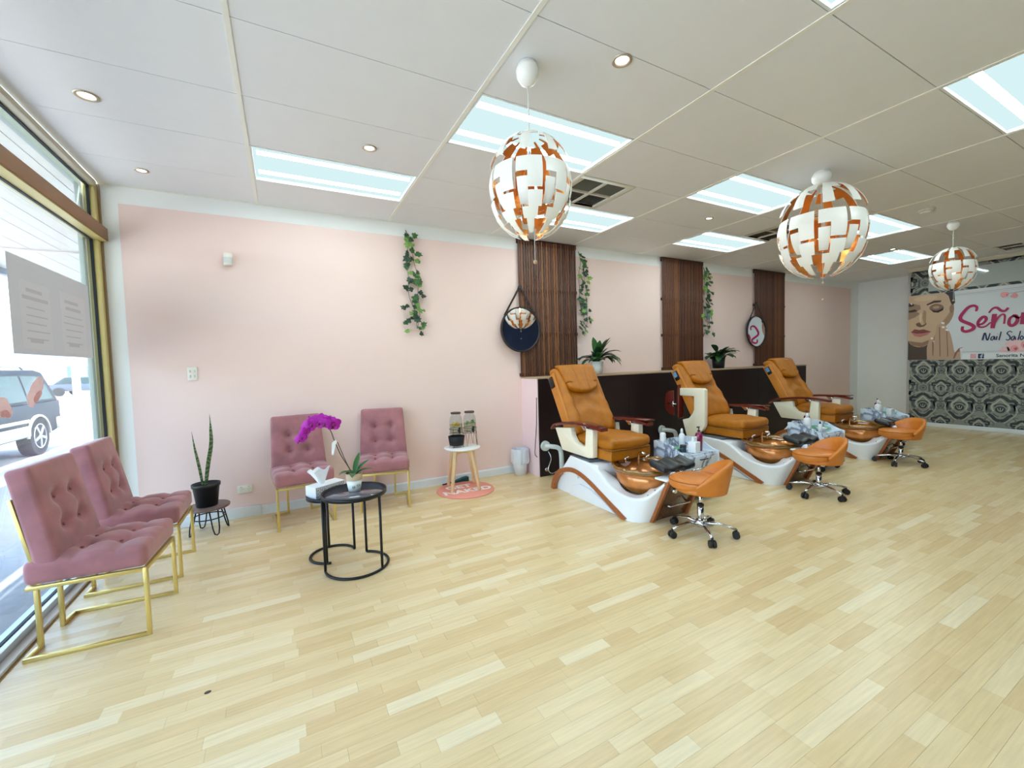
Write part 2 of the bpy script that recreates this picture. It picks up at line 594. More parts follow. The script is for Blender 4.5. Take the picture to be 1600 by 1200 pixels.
part('head_rail', MB().box(XW-0.06, XW+0.012, YN+0.05, YW-0.078, H-0.05, H-0.012), pm('tan_head_rail', (204, 198, 176), 0.45, var=0.03), win, bevel=0.003)
part('outer_head', MB().box(XW-0.105, XW-0.076, YN, YW-0.08, H-0.075, H+0.10), m_jamb, win)
part('outer_jamb', MB().box(XW-0.105, XW-0.076, YW-0.13, YW-0.07, -0.1, H-0.075), m_jamb, win, bevel=0.003)
part('bottom_rail', MB().box(XW-0.09, XW+0.0, YN, YW-0.08, 0.0, 0.055), m_alu, win, bevel=0.004)
part('sill_track', MB().box(XW+0.0, XW+0.045, YN, YW-0.02, 0.0, 0.018), pm('white_track', (232, 234, 234), 0.4), win, bevel=0.003)
gx = XW-0.045
cells = [(YN+0.115, -2.635), (-2.565, -0.485), (-0.415, YW-0.078)]
for a, b in cells:
    part('glass_pane', MB().box(gx-0.003, gx+0.003, a, b, 0.05, 2.44), m_pane, win)
    part('glass_pane', MB().box(gx-0.003, gx+0.003, a, b, 2.546, H-0.05), m_pane, win)
    for (z0, z1) in ((0.052, 2.442), (2.542, H-0.048)):
        part('gasket', MB().box(gx-0.006, gx+0.012, a, b, z1-0.009, z1).box(gx-0.006, gx+0.012, a, b, z0, z0+0.007).box(gx-0.006, gx+0.012, b-0.009, b, z0, z1).box(gx-0.006, gx+0.012, a, a+0.009, z0, z1), m_gasket, win)

# ================================================================== LIGHTS IN THE CEILING
m_diff = em('panel_diffuser', (208, 234, 236), DIFFUSER_POWER)
m_tube = em('panel_tube', (230, 249, 250), TUBE_POWER)
m_frame = pm('panel_frame', (226, 232, 232), 0.4, var=0.01)
light_labels = {
 (0, 2): 'ceiling light panel nearest the window, above the two chairs at the pink wall',
 (1, 0): 'large ceiling light panel directly behind the first white globe pendant',
 (2, 2): 'ceiling light panel past the first square vent, half behind the globe pendant',
 (3, 0): 'ceiling light panel just left of the biggest globe pendant canopy',
 (4, 2): 'ceiling light panel above the middle slatted wood screen',
 (5, 0): 'ceiling light panel right behind the biggest globe pendant',
 (7, 1): 'farthest ceiling light panel, its two tubes bare, before the white recess wall',
 (5, -3): 'unseen ceiling light panel, added for its light, beyond the right edge of the view',
 (1, -6): 'unseen ceiling light panel, added for its light, behind the viewer, nearest the navy wall',
 (1, -3): 'ceiling light panel cut off by the top edge of the photo',
 (3, -3): 'ceiling light panel at the upper right edge of the photo'}
def light_panel(i, j):
    x0, y0 = i*1.2, j*0.6
    t = thing('ceiling_light', light_labels.get((i, j), 'ceiling light panel behind the viewer, out of the photo'), 'ceiling light', (x0+0.6, y0+0.3, H), 0, 'fluorescent panels in the ceiling grid')
    f = MB()
    for (a, b, c_, d) in ((-0.588, 0.588, -0.298, -0.285), (-0.588, 0.588, 0.285, 0.298), (-0.588, -0.575, -0.285, 0.285), (0.575, 0.588, -0.285, 0.285)):
        f.box(a, b, c_, d, -0.001, 0.05)
    part('frame', f, m_frame, t)
    part('diffuser', MB().box(-0.575, 0.575, -0.285, 0.285, 0.022, 0.03), m_diff, t)
    for yy in (-0.165, 0.165):
        tb = MB()
        n = 8; vs = []; fs = []
        for e, xx in enumerate((-0.55, 0.55)):
            for k in range(n+1):
                a = PI*k/n
                vs.append((xx, yy+0.027*math.cos(a), 0.0215-0.012*math.sin(a)))
        for k in range(n): fs.append((k, k+1, n+1+k+1, n+1+k))
        fs.append(tuple(range(n+1))); fs.append(tuple(range(n+1, 2*n+2))[::-1])
        tb.add(vs, fs)
        part('lamp_tube', tb, m_tube, t)
for (i, j) in LIGHT_CELLS:
    if (i, j) in light_labels: light_panel(i, j)
    else:
        light_panel(i, j)

# downlights
m_bezel = pm('brushed_bezel', (190, 178, 160), 0.35, metal=0.5)
m_warm = em('downlight_lamp', (255, 240, 226), 9.0)
DL = [(-0.739, 0.966, 0.056, 'biggest round downlight in the ceiling, nearest the window'),
      (-0.731, 1.96, 0.045, 'small round downlight by the top corner of the window frame'),
      (0.752, 0.896, 0.05, 'round downlight in the ceiling between the first two light panels'),
      (1.755, -0.554, 0.052, 'glowing round downlight right of the first globe pendant'),
      (4.374, 0.892, 0.045, 'tiny round downlight above the middle slatted wood screen'),
      (8.231, 0.667, 0.045, 'far round downlight beside the bare-tube light panel')]
for x, y_, r_, lb in DL:
    t = thing('downlight', lb, 'downlight', (x, y_, H), 0, 'round downlights in the ceiling')
    part('bezel', MB().lathe([(r_*0.64, -0.0002), (r_*0.68, -0.004), (r_*0.82, -0.008), (r_, -0.005), (r_, 0.0)], 24, caps=False), m_bezel, t)
    part('lamp', MB().lathe([(0.0, -0.0035), (r_*0.5, -0.0035), (r_*0.63, -0.001), (r_*0.63, -0.0002)], 20), m_warm, t)

# vents
m_vent = pm('vent_frame', (214, 212, 200), 0.5, var=0.02)
m_ventb = pm('vent_dark', (38, 38, 36), 0.8)
m_slat_v = pm('vent_blade', (110, 110, 104), 0.5)
VL = ['square ceiling air vent right of the first globe pendant', 'square ceiling air vent half hidden by the biggest globe pendant', 'dark ceiling air vent near the wallpapered wall']
for (x0, x1, y0, y1), lb in zip(VENT_AREAS, VL):
    t = thing('air_vent', lb, 'air vent', ((x0+x1)/2, (y0+y1)/2, H), 0, 'square air vents in the ceiling')
    hx, hy = (x1-x0)/2-0.013, (y1-y0)/2-0.004
    f = MB()
    w = 0.045
    f.box(-hx, hx, -hy, -hy+w, -0.006, 0.01).box(-hx, hx, hy-w, hy, -0.006, 0.01).box(-hx, -hx+w, -hy+w, hy-w, -0.006, 0.01).box(hx-w, hx, -hy+w, hy-w, -0.006, 0.01)
    part('frame', f, m_vent, t, bevel=0.002)
    part('cross_bar', MB().box(-0.012, 0.012, -hy+w, hy-w, -0.004, 0.012).box(-hx+w, -0.012, -0.012, 0.012, -0.004, 0.012).box(0.012, hx-w, -0.012, 0.012, -0.004, 0.012), m_vent, t)
    part('duct', MB().box(-hx+w*0.5, hx-w*0.5, -hy+w*0.5, hy-w*0.5, 0.035, 0.05), m_ventb, t)
    nb = 8
    for qx in (-1, 1):
        for qy in (-1, 1):
            for k in range(nb):
                a = 0.016+(hy-w-0.02)*(k+0.5)/nb
                ya = qy*a
                xa, xb = sorted((qx*0.014, qx*(hx-w)))
                mb = MB().bar((xa, ya, 0.014), (xb, ya, 0.014), 0.003, 0.016, upv=(0, 0.6*qy, 1))
                part('blade', mb, m_slat_v, t)

t = thing('smoke_detector', 'white round smoke detector on the ceiling behind the farthest pendant', 'smoke detector', (6.372, -0.29, H))
part('base', MB().lathe([(0.072, 0.0), (0.072, -0.012), (0.062, -0.02)], 24), pm('detector_white', (226, 224, 216), 0.4), t)
part('cover', MB().lathe([(0.055, -0.02), (0.052, -0.034), (0.03, -0.042), (0.0, -0.043)], 24), pm('detector_white', (226, 224, 216), 0.4), t)

# ================================================================== VELVET CHAIRS
def xf(mb, mat, start=0):
    mb.v = mb.v[:start] + [tuple(mat @ Vector(p)) for p in mb.v[start:]]
    return mb

m_velvet = pm('dusty_pink_velvet', (162, 105, 109), 0.75, var=0.26, scale=9, bump=0.12, sheen=0.35)
m_gold = pm('polished_gold_metal', (222, 198, 122), 0.28, metal=0.65, var=0.06, scale=10)
m_button = pm('velvet_button', (140, 84, 92), 0.8, var=0.1)

def tuft(x, y, pts, segs, s1=0.028, d1=0.038, s2=0.014, d2=0.014):
    d = 0.0
    for (a, b) in pts:
        d = max(d, d1*math.exp(-((x-a)**2+(y-b)**2)/(2*s1*s1)))
    e = 0.0
    for (p, q) in segs:
        px, py = q[0]-p[0], q[1]-p[1]
        t = max(0, min(1, ((x-p[0])*px+(y-p[1])*py)/(px*px+py*py)))
        dd = (x-p[0]-t*px)**2+(y-p[1]-t*py)**2
        e = max(e, d2*math.exp(-dd/(2*s2*s2)))
    return d+e

def velvet_chair():
    t = thing('velvet_chair', 'x', 'chair', (0,0,0), 0, 'pink velvet chairs')
    # seat cushion
    sp = [(-0.08, -0.13), (0.08, -0.13), (-0.08, 0.03), (0.08, 0.03)]
    ss = [((-0.08,-0.13),(0.08,-0.13)), ((-0.08,0.03),(0.08,0.03)), ((-0.08,-0.13),(-0.08,0.03)), ((0.08,-0.13),(0.08,0.03)),
          ((-0.08,-0.13),(-0.08,-0.24)), ((0.08,-0.13),(0.08,-0.24)), ((-0.08,-0.13),(-0.235,-0.13)), ((0.08,-0.13),(0.235,-0.13)), ((-0.08,0.03),(-0.235,0.03)), ((0.08,0.03),(0.235,0.03))]
    def ds(x, y, z):
        if z > 0:
            crown = 0.022*max(0, 1-(x/0.24)**2)*max(0, 1-(y/0.25)**2)
            z = z + (crown - tuft(x, y-0.02, sp, ss))*min(1, z/0.04)
        return [x, y, z]
    mb = MB().rbox((0, -0.02, 0.424), (0.236, 0.235, 0.058), 0.03, (22, 22, 2), ds)
    part('seat', mb, m_velvet, t)
    for (a, b) in sp: part('seat_button', MB().ball((a, b+0.02, 0.424+0.052), 0.009, 8, (1, 1, 0.5)), m_button, t)
    # backrest, tilted back
    bp = [(-0.078, 0.04), (0.078, 0.04), (-0.078, -0.11), (0.078, -0.11)]
    bs = [((-0.078,0.04),(0.078,0.04)), ((-0.078,-0.11),(0.078,-0.11)), ((-0.078,0.04),(-0.078,-0.11)), ((0.078,0.04),(0.078,-0.11))]
    Mt = Matrix.Translation((0, 0.165, 0.66)) @ Matrix.Rotation(R(-11), 4, 'X')
    def db(x, y, z):
        if y < 0:
            crown = 0.016*max(0, 1-(x/0.23)**2)*max(0, 1-(z/0.28)**2)
            y = y - (crown - tuft(x, z-0.05, bp, bs, 0.026, 0.036, 0.012, 0.009))*min(1, -y/0.03)
        x = x*(1.0-0.06*(z/0.28))
        return [x, y, z]
    mb = MB().rbox((0, 0, 0), (0.222, 0.047, 0.275), 0.022, (20, 1, 24), db)
    part('backrest', xf(mb, Mt), m_velvet, t)
    for (a, b) in bp: part('back_button', xf(MB().ball((a, -0.040, b+0.05), 0.009, 8, (1, 0.5, 1)), Mt), m_button, t)
    # gold sled frame
    W = 0.019
    for s_ in (-1, 1):
        x = s_*0.222
        part('front_leg', MB().bar((x, -0.245, 0.0), (x, -0.245, 0.362), W, W, upv=(0,1,0)), m_gold, t, bevel=0.0015)
        part('floor_rail', MB().bar((x, -0.2355, W/2), (x, 0.235, W/2), W, W), m_gold, t, bevel=0.0015)
        part('rear_rail', MB().bar((x, 0.2256, W/2), (s_*0.09, 0.2256, W/2), W, W), m_gold, t, bevel=0.0015)
        part('rear_leg', MB().bar((s_*0.1, 0.2256, W), (s_*0.1, 0.2256, 0.365), W, W, upv=(0,1,0)), m_gold, t, bevel=0.0015)
        part('side_rail', MB().bar((x, -0.2355, 0.353), (x, 0.205, 0.353), W, W), m_gold, t, bevel=0.0015)
        bk = MB().bar((s_*0.214, 0.050, -0.29), (s_*0.206, 0.052, 0.14), 0.015, 0.015, upv=(0,1,0))
        part('back_strip', xf(bk, Mt), m_gold, t, bevel=0.0015)
    part('front_rail', MB().bar((-0.2125, -0.245, 0.353), (0.2125, -0.245, 0.353), W, W), m_gold, t, bevel=0.0015)
    part('back_rail', MB().bar((-0.2125, 0.2, 0.353), (0.2125, 0.2, 0.353), W, W), m_gold, t, bevel=0.0015)
    return t
ch = velvet_chair()
CH = [((-0.765, 0.80), 86, 'front left pink velvet chair by the window, nearest the viewer, with a gold sled frame'),
      ((-0.765, 1.47), 90, 'pink velvet chair by the window, second one, beside the snake plant'),
      ((0.245, 2.045), 5.8, 'pink velvet chair at the pink wall, left one, behind the tissue box'),
      ((0.990, 2.075), -11.5, 'pink velvet chair at the pink wall, right one, behind the orchid pot')]
for k, ((x, y_), a, lb) in enumerate(CH):
    if k == 0:
        ch.location = (x, y_, 0); ch.rotation_euler = (0, 0, R(a)); ch['label'] = lb
    else: copy_tree(ch, None, (x, y_, 0), R(a), lb)

# ================================================================== NESTING TABLES WITH ORCHID AND TISSUES
m_blk = pm('black_metal', (24, 24, 27), 0.4, metal=0.3, var=0.1)
m_top = pm('grey_glossy_top', (94, 90, 98), 0.08, var=0.04, spec=0.7, coat=0.5)
def nest_table(loc, r, h, a0, a1, legs, lb):
    t = thing('nesting_table', lb, 'side table', loc, 0, 'black round nesting tables')
    part('rim', MB().lathe([(r-0.012, h-0.006), (r-0.012, h-0.018), (r, h-0.018), (r, h+0.008), (r-0.006, h+0.008), (r-0.008, h-0.006)], 56, caps=False), m_blk, t)
    part('tabletop', MB().lathe([(0, h-0.014), (r-0.011, h-0.014), (r-0.011, h-0.004), (0, h-0.004)], 56), m_top, t)
    n = 44; rb = r-0.008
    pts = [(rb*math.cos(R(a0+(a1-a0)*i/n)), rb*math.sin(R(a0+(a1-a0)*i/n)), 0.009) for i in range(n+1)]
    part('floor_ring', MB().tube(pts, 0.009, 8), m_blk, t)
    for a in legs:
        p = (rb*math.cos(R(a)), rb*math.sin(R(a)))
        part('leg', MB().tube([(p[0], p[1], 0.009), (p[0], p[1], h-0.02)], 0.009, 8), m_blk, t)
    return t
nest_table((0.532, 0.79, 0), 0.212, 0.52, 180, 424, (180, 312, 64), 'taller black round nesting table in front, with the orchid on it')
nest_table((0.40, 1.06, 0), 0.160, 0.455, 5, 260, (5, 250, 95), 'lower black round nesting table at the back, under the tissue box')

# tissue box
t = thing('tissue_box', 'tissue box with black and white key pattern on the lower nesting table', 'tissue box', (0.375, 1.085, 0.4525), R(30))
mw = pm('box_white', (236, 236, 238), 0.5, var=0.01)
mk = pm('box_black', (22, 22, 24), 0.5)
part('carton', MB().box(-0.12, 0.12, -0.058, 0.058, 0, 0.082), mw, t, bevel=0.002)
def key_pattern(nx, nz, w, h, yy, rot=None):
    mb = MB()
    u = w/nx; v = h/nz
    for i in range(nx):
        for j in range(nz):
            x0 = -w/2+i*u+u*0.08; z0 = 0.004+j*v+v*0.08; a = u*0.84; b = v*0.84; l = min(a, b)*0.15
            for (p, q, r_, s_) in ((0,a,0,l),(0,l,0,b),(0,a,b-l,b),(a-l,a,b*0.3,b),(a*0.3,a,b*0.3,b*0.3+l),(a*0.3,a*0.3+l,b*0.3,b*0.65)):
                mb.add([(x0+p, yy, z0+r_), (x0+q, yy, z0+r_), (x0+q, yy, z0+s_), (x0+p, yy, z0+s_)], [(0,1,2,3)])
    return mb
part('key_pattern', key_pattern(8, 3, 0.232, 0.074, -0.0586), mk, t)
def tissue(u, v):
    a = 2*PI*u; r_ = (0.018+0.052*v**0.8)*(1+0.35*math.sin(3*a+1.2)*v)
    return (-0.03+r_*math.cos(a)*1.0-0.02*v, r_*0.55*math.sin(a), 0.080+0.125*v*(1-0.25*math.sin(2*a+0.5)**2*v))
part('tissue', MB().surf(tissue, 28, 8, True), pm('tissue_paper', (246, 248, 250), 0.8, var=0.01, transl=0.25), t)

# orchid
m_leaf = pm('leaf_green', (58, 104, 52), 0.42, var=0.22, scale=18, transl=0.12)
m_leafd = pm('leaf_dark', (38, 66, 44), 0.38, var=0.22, scale=18, transl=0.08)
m_leafl = pm('leaf_light', (118, 160, 72), 0.42, var=0.2, scale=18, transl=0.15)
m_soil = pm('potting_soil', (50, 38, 30), 0.9, var=0.25, scale=60, bump=0.5)
def blade(mb, base, d, length, width, bend=0.4, upz=1.0, n=8, fold=0.25, tip=0.08, mat=0, wf=None):
    """arching leaf blade: base point, horizontal direction angle d, rising with upz and bending over"""
    ca, sa = math.cos(d), math.sin(d); vs = []; fs = []
    el = upz; p = Vector(base); pts = []
    for i in range(n+1):
        pts.append((p.copy(), el))
        st = length/n
        p = p + Vector((ca*math.cos(el), sa*math.cos(el), math.sin(el)))*st
        el -= bend/n
    for i, (q, e) in enumerate(pts):
        t_ = i/n
        w = (width*math.sin(PI*min(1, 0.12+0.88*t_))**0.8 if wf is None else width*wf(t_))
        w = max(w, tip*width*(1-t_)+0.0005)
        side = Vector((-sa, ca, 0)); nrm = Vector((-ca*math.sin(e), -sa*math.sin(e), math.cos(e)))
        vs += [q-side*w/2+nrm*w*fold, q, q+side*w/2+nrm*w*fold]
    for i in range(n):
        a = i*3
        fs += [(a, a+3, a+4, a+1), (a+1, a+4, a+5, a+2)]
    return mb.add(vs, fs, mat, True)
t = thing('potted_orchid', 'magenta orchid in a white pot with tan rim on the taller nesting table', 'orchid', (0.540, 0.83, 0.517))
pot = MB().lathe([(0.0, 0.0), (0.040, 0.0), (0.052, 0.075)], 28)
pot.lathe([(0.053, 0.075), (0.056, 0.122), (0.050, 0.122), (0.049, 0.10), (0.0, 0.10)], 28, mat=1, caps=False)
part('pot', pot, [pm('pot_white', (238, 238, 232), 0.4, var=0.02), pm('pot_tan', (206, 176, 142), 0.6, var=0.06)], t)
part('soil', MB().lathe([(0.0, 0.108), (0.049, 0.104)], 20), m_soil, t)
mb = MB()
for (xx, z_, l_) in ((-0.012, 0.02, 0.05), (0.018, 0.03, 0.04)):
    for sg in (-1, 1):
        mb.add([(xx, -0.0478-0.16*z_*0.6, z_), (xx+sg*0.012, -0.0485-0.1*z_, z_+0.012), (xx+sg*0.003, -0.050-0.1*z_, z_+0.026)], [(0,1,2)])
part('pot_sprig', mb, pm('sprig_grey', (150, 160, 140), 0.6), t)
for (d, l_, w, b, u) in ((20, 0.15, 0.042, 0.5, 0.85), (-25, 0.13, 0.05, 1.0, 0.7), (60, 0.17, 0.04, 0.3, 1.05), (180, 0.10, 0.05, 1.6, 0.8), (255, 0.09, 0.05, 1.7, 0.75), (130, 0.09, 0.045, 1.5, 0.7)):
    part('leaf', blade(MB(), (0.01*math.cos(R(d)), 0.01*math.sin(R(d)), 0.108), R(d), l_, w, b, u, 8, 0.18), m_leaf, t)
stem = smooth_pts([(-0.01, 0.0, 0.105), (-0.030, 0.01, 0.16), (-0.075, 0.03, 0.25), (-0.11, 0.045, 0.35), (-0.135, 0.055, 0.43), (-0.18, 0.06, 0.482), (-0.245, 0.058, 0.492), (-0.30, 0.052, 0.455), (-0.33, 0.05, 0.40)], 6)
part('stem', MB().tube(stem, 0.0034, 6), pm('stem_brown_green', (84, 74, 48), 0.6), t)
stake = smooth_pts([(-0.002, 0.0, 0.10), (-0.045, 0.015, 0.20), (-0.092, 0.037, 0.34)], 4)
part('stake', MB().tube(stake, 0.0026, 6), pm('stake_dark', (60, 48, 40), 0.6), t)
part('tag', MB().prism([(-0.128, 0.34), (-0.104, 0.36), (-0.098, 0.345), (-0.122, 0.255), (-0.134, 0.26)], 'y', 0.030, 0.0315), pm('tag_white', (246, 244, 244), 0.5), t, label='white plant tag')
m_mag = pm('magenta_petal', (190, 24, 178), 0.5, var=0.16, scale=40, transl=0.25)
m_magd = pm('orchid_throat', (120, 10, 90), 0.5)
def flower_mesh():
    mb = MB()
    for k, (a, l_, w) in enumerate(((90, 0.026, 0.026), (210, 0.026, 0.022), (330, 0.026, 0.022), (5, 0.030, 0.036), (175, 0.030, 0.036))):
        ca, sa = math.cos(R(a)), math.sin(R(a)); vs = []
        for i in range(6):
            t_ = i/5; ww = w*math.sin(PI*(0.1+0.85*t_))**0.7; z = 0.006*math.sin(PI*t_)-0.004*t_
            for s_ in (-1, 0, 1):
                vs.append((ca*l_*t_-sa*ww/2*s_, sa*l_*t_+ca*ww/2*s_, z-abs(s_)*0.004*t_))
        fs = []
        for i in range(5):
            b = i*3; fs += [(b, b+3, b+4, b+1), (b+1, b+4, b+5, b+2)]
        mb.add(vs, fs, 0, True)
    mb.ball((0, -0.006, 0.006), 0.006, 8, (1, 1.4, 1), 1)
    return mb.mesh('flower', [m_mag, m_magd])
fm = flower_mesh()
rf = random.Random(3)
fl_pts = [(-0.118, 0.0, 0.455), (-0.112, -0.02, 0.478), (-0.138, 0.0, 0.492), (-0.16, -0.02, 0.50), (-0.185, 0.0, 0.508), (-0.205, -0.02, 0.488), (-0.225, 0.0, 0.505), (-0.25, -0.02, 0.485), (-0.27, 0.0, 0.462), (-0.285, -0.015, 0.44), (-0.30, 0.0, 0.425), (-0.31, -0.015, 0.40), (-0.325, 0.0, 0.385), (-0.175, -0.03, 0.478)]
for (a, b, c_) in fl_pts:
    n = Vector((-0.25+rf.uniform(-0.5, 0.5), -1+rf.uniform(-0.2, 0.2), rf.uniform(-0.3, 0.3))).normalized()
    inst(fm, 'flower', t, (a, b+0.03, c_), n.to_track_quat('Z', 'Y').to_euler(), rf.uniform(1.35, 1.65) if c_ > 0.44 else 1.15)
for (a, b, c_) in ((-0.335, 0.045, 0.365), (-0.262, 0.02, 0.53)):
    part('bud', MB().ball((a, b, c_), 0.008, 8, (0.8, 0.8, 1.3)), m_mag, t)

# ================================================================== SNAKE PLANT ON ITS STAND
t = thing('plant_stand', 'low round plant stand with black hairpin legs under the snake plant', 'plant stand', (-0.475, 2.11, 0))
part('tabletop', MB().lathe([(0, 0.214), (0.155, 0.214), (0.158, 0.220), (0.158, 0.229), (0.155, 0.232), (0, 0.232)], 40), pm('stand_brown_top', (112, 92, 86), 0.35, var=0.08, scale=8, stretch=(1, 12, 1)), t)
for k in range(4):
    a = R(28+90*k); pts = []
    for (da, r_, z) in ((-0.26, 0.105, 0.213), (-0.15, 0.135, 0.06), (-0.09, 0.142, 0.014), (0, 0.145, 0.006), (0.09, 0.142, 0.014), (0.15, 0.135, 0.06), (0.26, 0.105, 0.213)):
        pts.append((r_*math.cos(a+da*1.2), r_*math.sin(a+da*1.2), z))
    part('hairpin_leg', MB().tube(pts, 0.0055, 6), m_blk, t)
part('ring', MB().tube([(0.117*math.cos(2*PI*i/32), 0.117*math.sin(2*PI*i/32), 0.135) for i in range(32)], 0.005, 6, closed=True), m_blk, t)
t = thing('snake_plant', 'two-leaved snake plant in a black plastic pot by the window corner', 'potted plant', (-0.480, 2.11, 0.233))
part('pot', MB().lathe([(0.0, 0.0), (0.076, 0.0), (0.096, 0.165), (0.103, 0.165), (0.104, 0.19), (0.098, 0.19), (0.094, 0.16), (0.0, 0.16)], 32), pm('black_plastic', (20, 26, 30), 0.42, var=0.1), t)
part('soil', MB().lathe([(0.0, 0.172), (0.094, 0.168)], 20), m_soil, t)
def snake_mat():
    m = bpy.data.materials.new('snake_leaf'); m.use_nodes = True
    nt = m.node_tree; b = nt.nodes['Principled BSDF']; b.inputs['Roughness'].default_value = 0.4
    tc = nt.nodes.new('ShaderNodeTexCoord'); wv = nt.nodes.new('ShaderNodeTexWave')
    wv.bands_direction = 'Z'; wv.inputs['Scale'].default_value = 9; wv.inputs['Distortion'].default_value = 9; wv.inputs['Detail'].default_value = 3
    wv.inputs['Detail Scale'].default_value = 2.0
    rp = nt.nodes.new('ShaderNodeValToRGB')
    rp.color_ramp.elements[0].position = 0.25; rp.color_ramp.elements[0].color = lin((56, 90, 60))
    rp.color_ramp.elements[1].position = 0.75; rp.color_ramp.elements[1].color = lin((116, 142, 92))
    nt.links.new(tc.outputs['Object'], wv.inputs['Vector']); nt.links.new(wv.outputs['Fac'], rp.inputs[0]); nt.links.new(rp.outputs[0], b.inputs['Base Color'])
    return m
m_sn = snake_mat()
def sword(pts, w):
    P = smooth_pts(pts, 6); n = len(P); vs = []; fs = []
    for i, p in enumerate(P):
        t_ = i/(n-1); ww = w*(0.55+0.45*math.sin(PI*min(1, t_*1.1)))*(1-max(0, t_-0.72)/0.28)**0.8+0.001
        tw = 0.5+0.8*t_
        a = Vector((math.cos(tw), math.sin(tw), 0)); b = Vector((-math.sin(tw), math.cos(tw), 0))
        P0 = Vector(p)
        for s_ in (-1, -0.5, 0, 0.5, 1): vs.append(P0+a*(ww/2*s_)+b*(ww*0.22*abs(s_)))
    for i in range(n-1):
        for k in range(4): fs.append((i*5+k, i*5+k+1, i*5+5+k+1, i*5+5+k))
    return MB().add(vs, fs, 0, True)
part('leaf', sword([(-0.02, 0, 0.165), (-0.035, 0, 0.33), (-0.055, 0, 0.48), (-0.075, 0, 0.64)], 0.026), m_sn, t)
part('leaf', sword([(0.0, 0.0, 0.165), (0.025, 0.0, 0.33), (0.06, 0, 0.52), (0.062, 0, 0.66), (0.055, 0, 0.775)], 0.040), m_sn, t)

# ================================================================== WHITE STOOL, BATH MAT, DRINK DISPENSERS
m_pine = pm('pale_pine', (226, 194, 148), 0.5, var=0.08, scale=6, stretch=(8, 8, 1))
m_wht = pm('white_lacquer', (240, 240, 236), 0.3, var=0.01)
t = thing('bath_mat', 'round coral mat with white block letters under the white stool', 'mat', (1.825, 2.005, 0.001))
part('mat_base', MB().lathe([(0, 0.0), (0.308, 0.0), (0.312, 0.004), (0.308, 0.010), (0, 0.010)], 64), pm('coral_pile', (238, 154, 136), 0.9, var=0.08, scale=90, bump=0.4), t)
m_let = pm('mat_letter_white', (250, 240, 236), 0.9, var=0.04, scale=90, bump=0.4)
for (tx, sz, yy, xx) in (('GET', 0.16, 0.065, -0.04), ('NAKED', 0.16, -0.11, 0.0)):
    me = text_mesh(tx, sz, 0.0004, 0.006); me.materials.append(m_let)
    inst(me, 'lettering', t, (xx, yy, 0.0112), (0, 0, R(-3)))
t = thing('white_stool', 'white round stool with splayed pale wooden legs holding the drink dispensers', 'stool', (1.825, 2.06, 0.0130), R(-12))
hs = 0.458
part('seat', MB().lathe([(0, hs-0.02), (0.188, hs-0.02), (0.196, hs-0.012), (0.197, hs-0.004), (0.19, hs), (0, hs)], 48), m_wht, t)
for a in (45, 135, 225, 315):
    ca, sa = math.cos(R(a)), math.sin(R(a))
    mb = MB(); vs = []
    for (r_, z, w, d) in ((0.208, 0.0, 0.026, 0.026), (0.128, hs-0.021, 0.046, 0.030)):
        for (i, j) in ((-1,-1),(1,-1),(1,1),(-1,1)):
            vs.append((ca*(r_+j*d/2)-sa*i*w/2, sa*(r_+j*d/2)+ca*i*w/2, z))
    mb.add(vs, [(3,2,1,0),(4,5,6,7),(0,1,5,4),(1,2,6,5),(2,3,7,6),(3,0,4,7)])
    part('leg', mb, m_pine, t, bevel=0.003)
for a in (0, 90):
    ca, sa = math.cos(R(a+45)), math.sin(R(a+45))
    part('apron', MB().bar((-0.115*ca, -0.115*sa, hs-0.045+0.0*a), (0.115*ca, 0.115*sa, hs-0.045), 0.02, 0.045), m_pine, t)

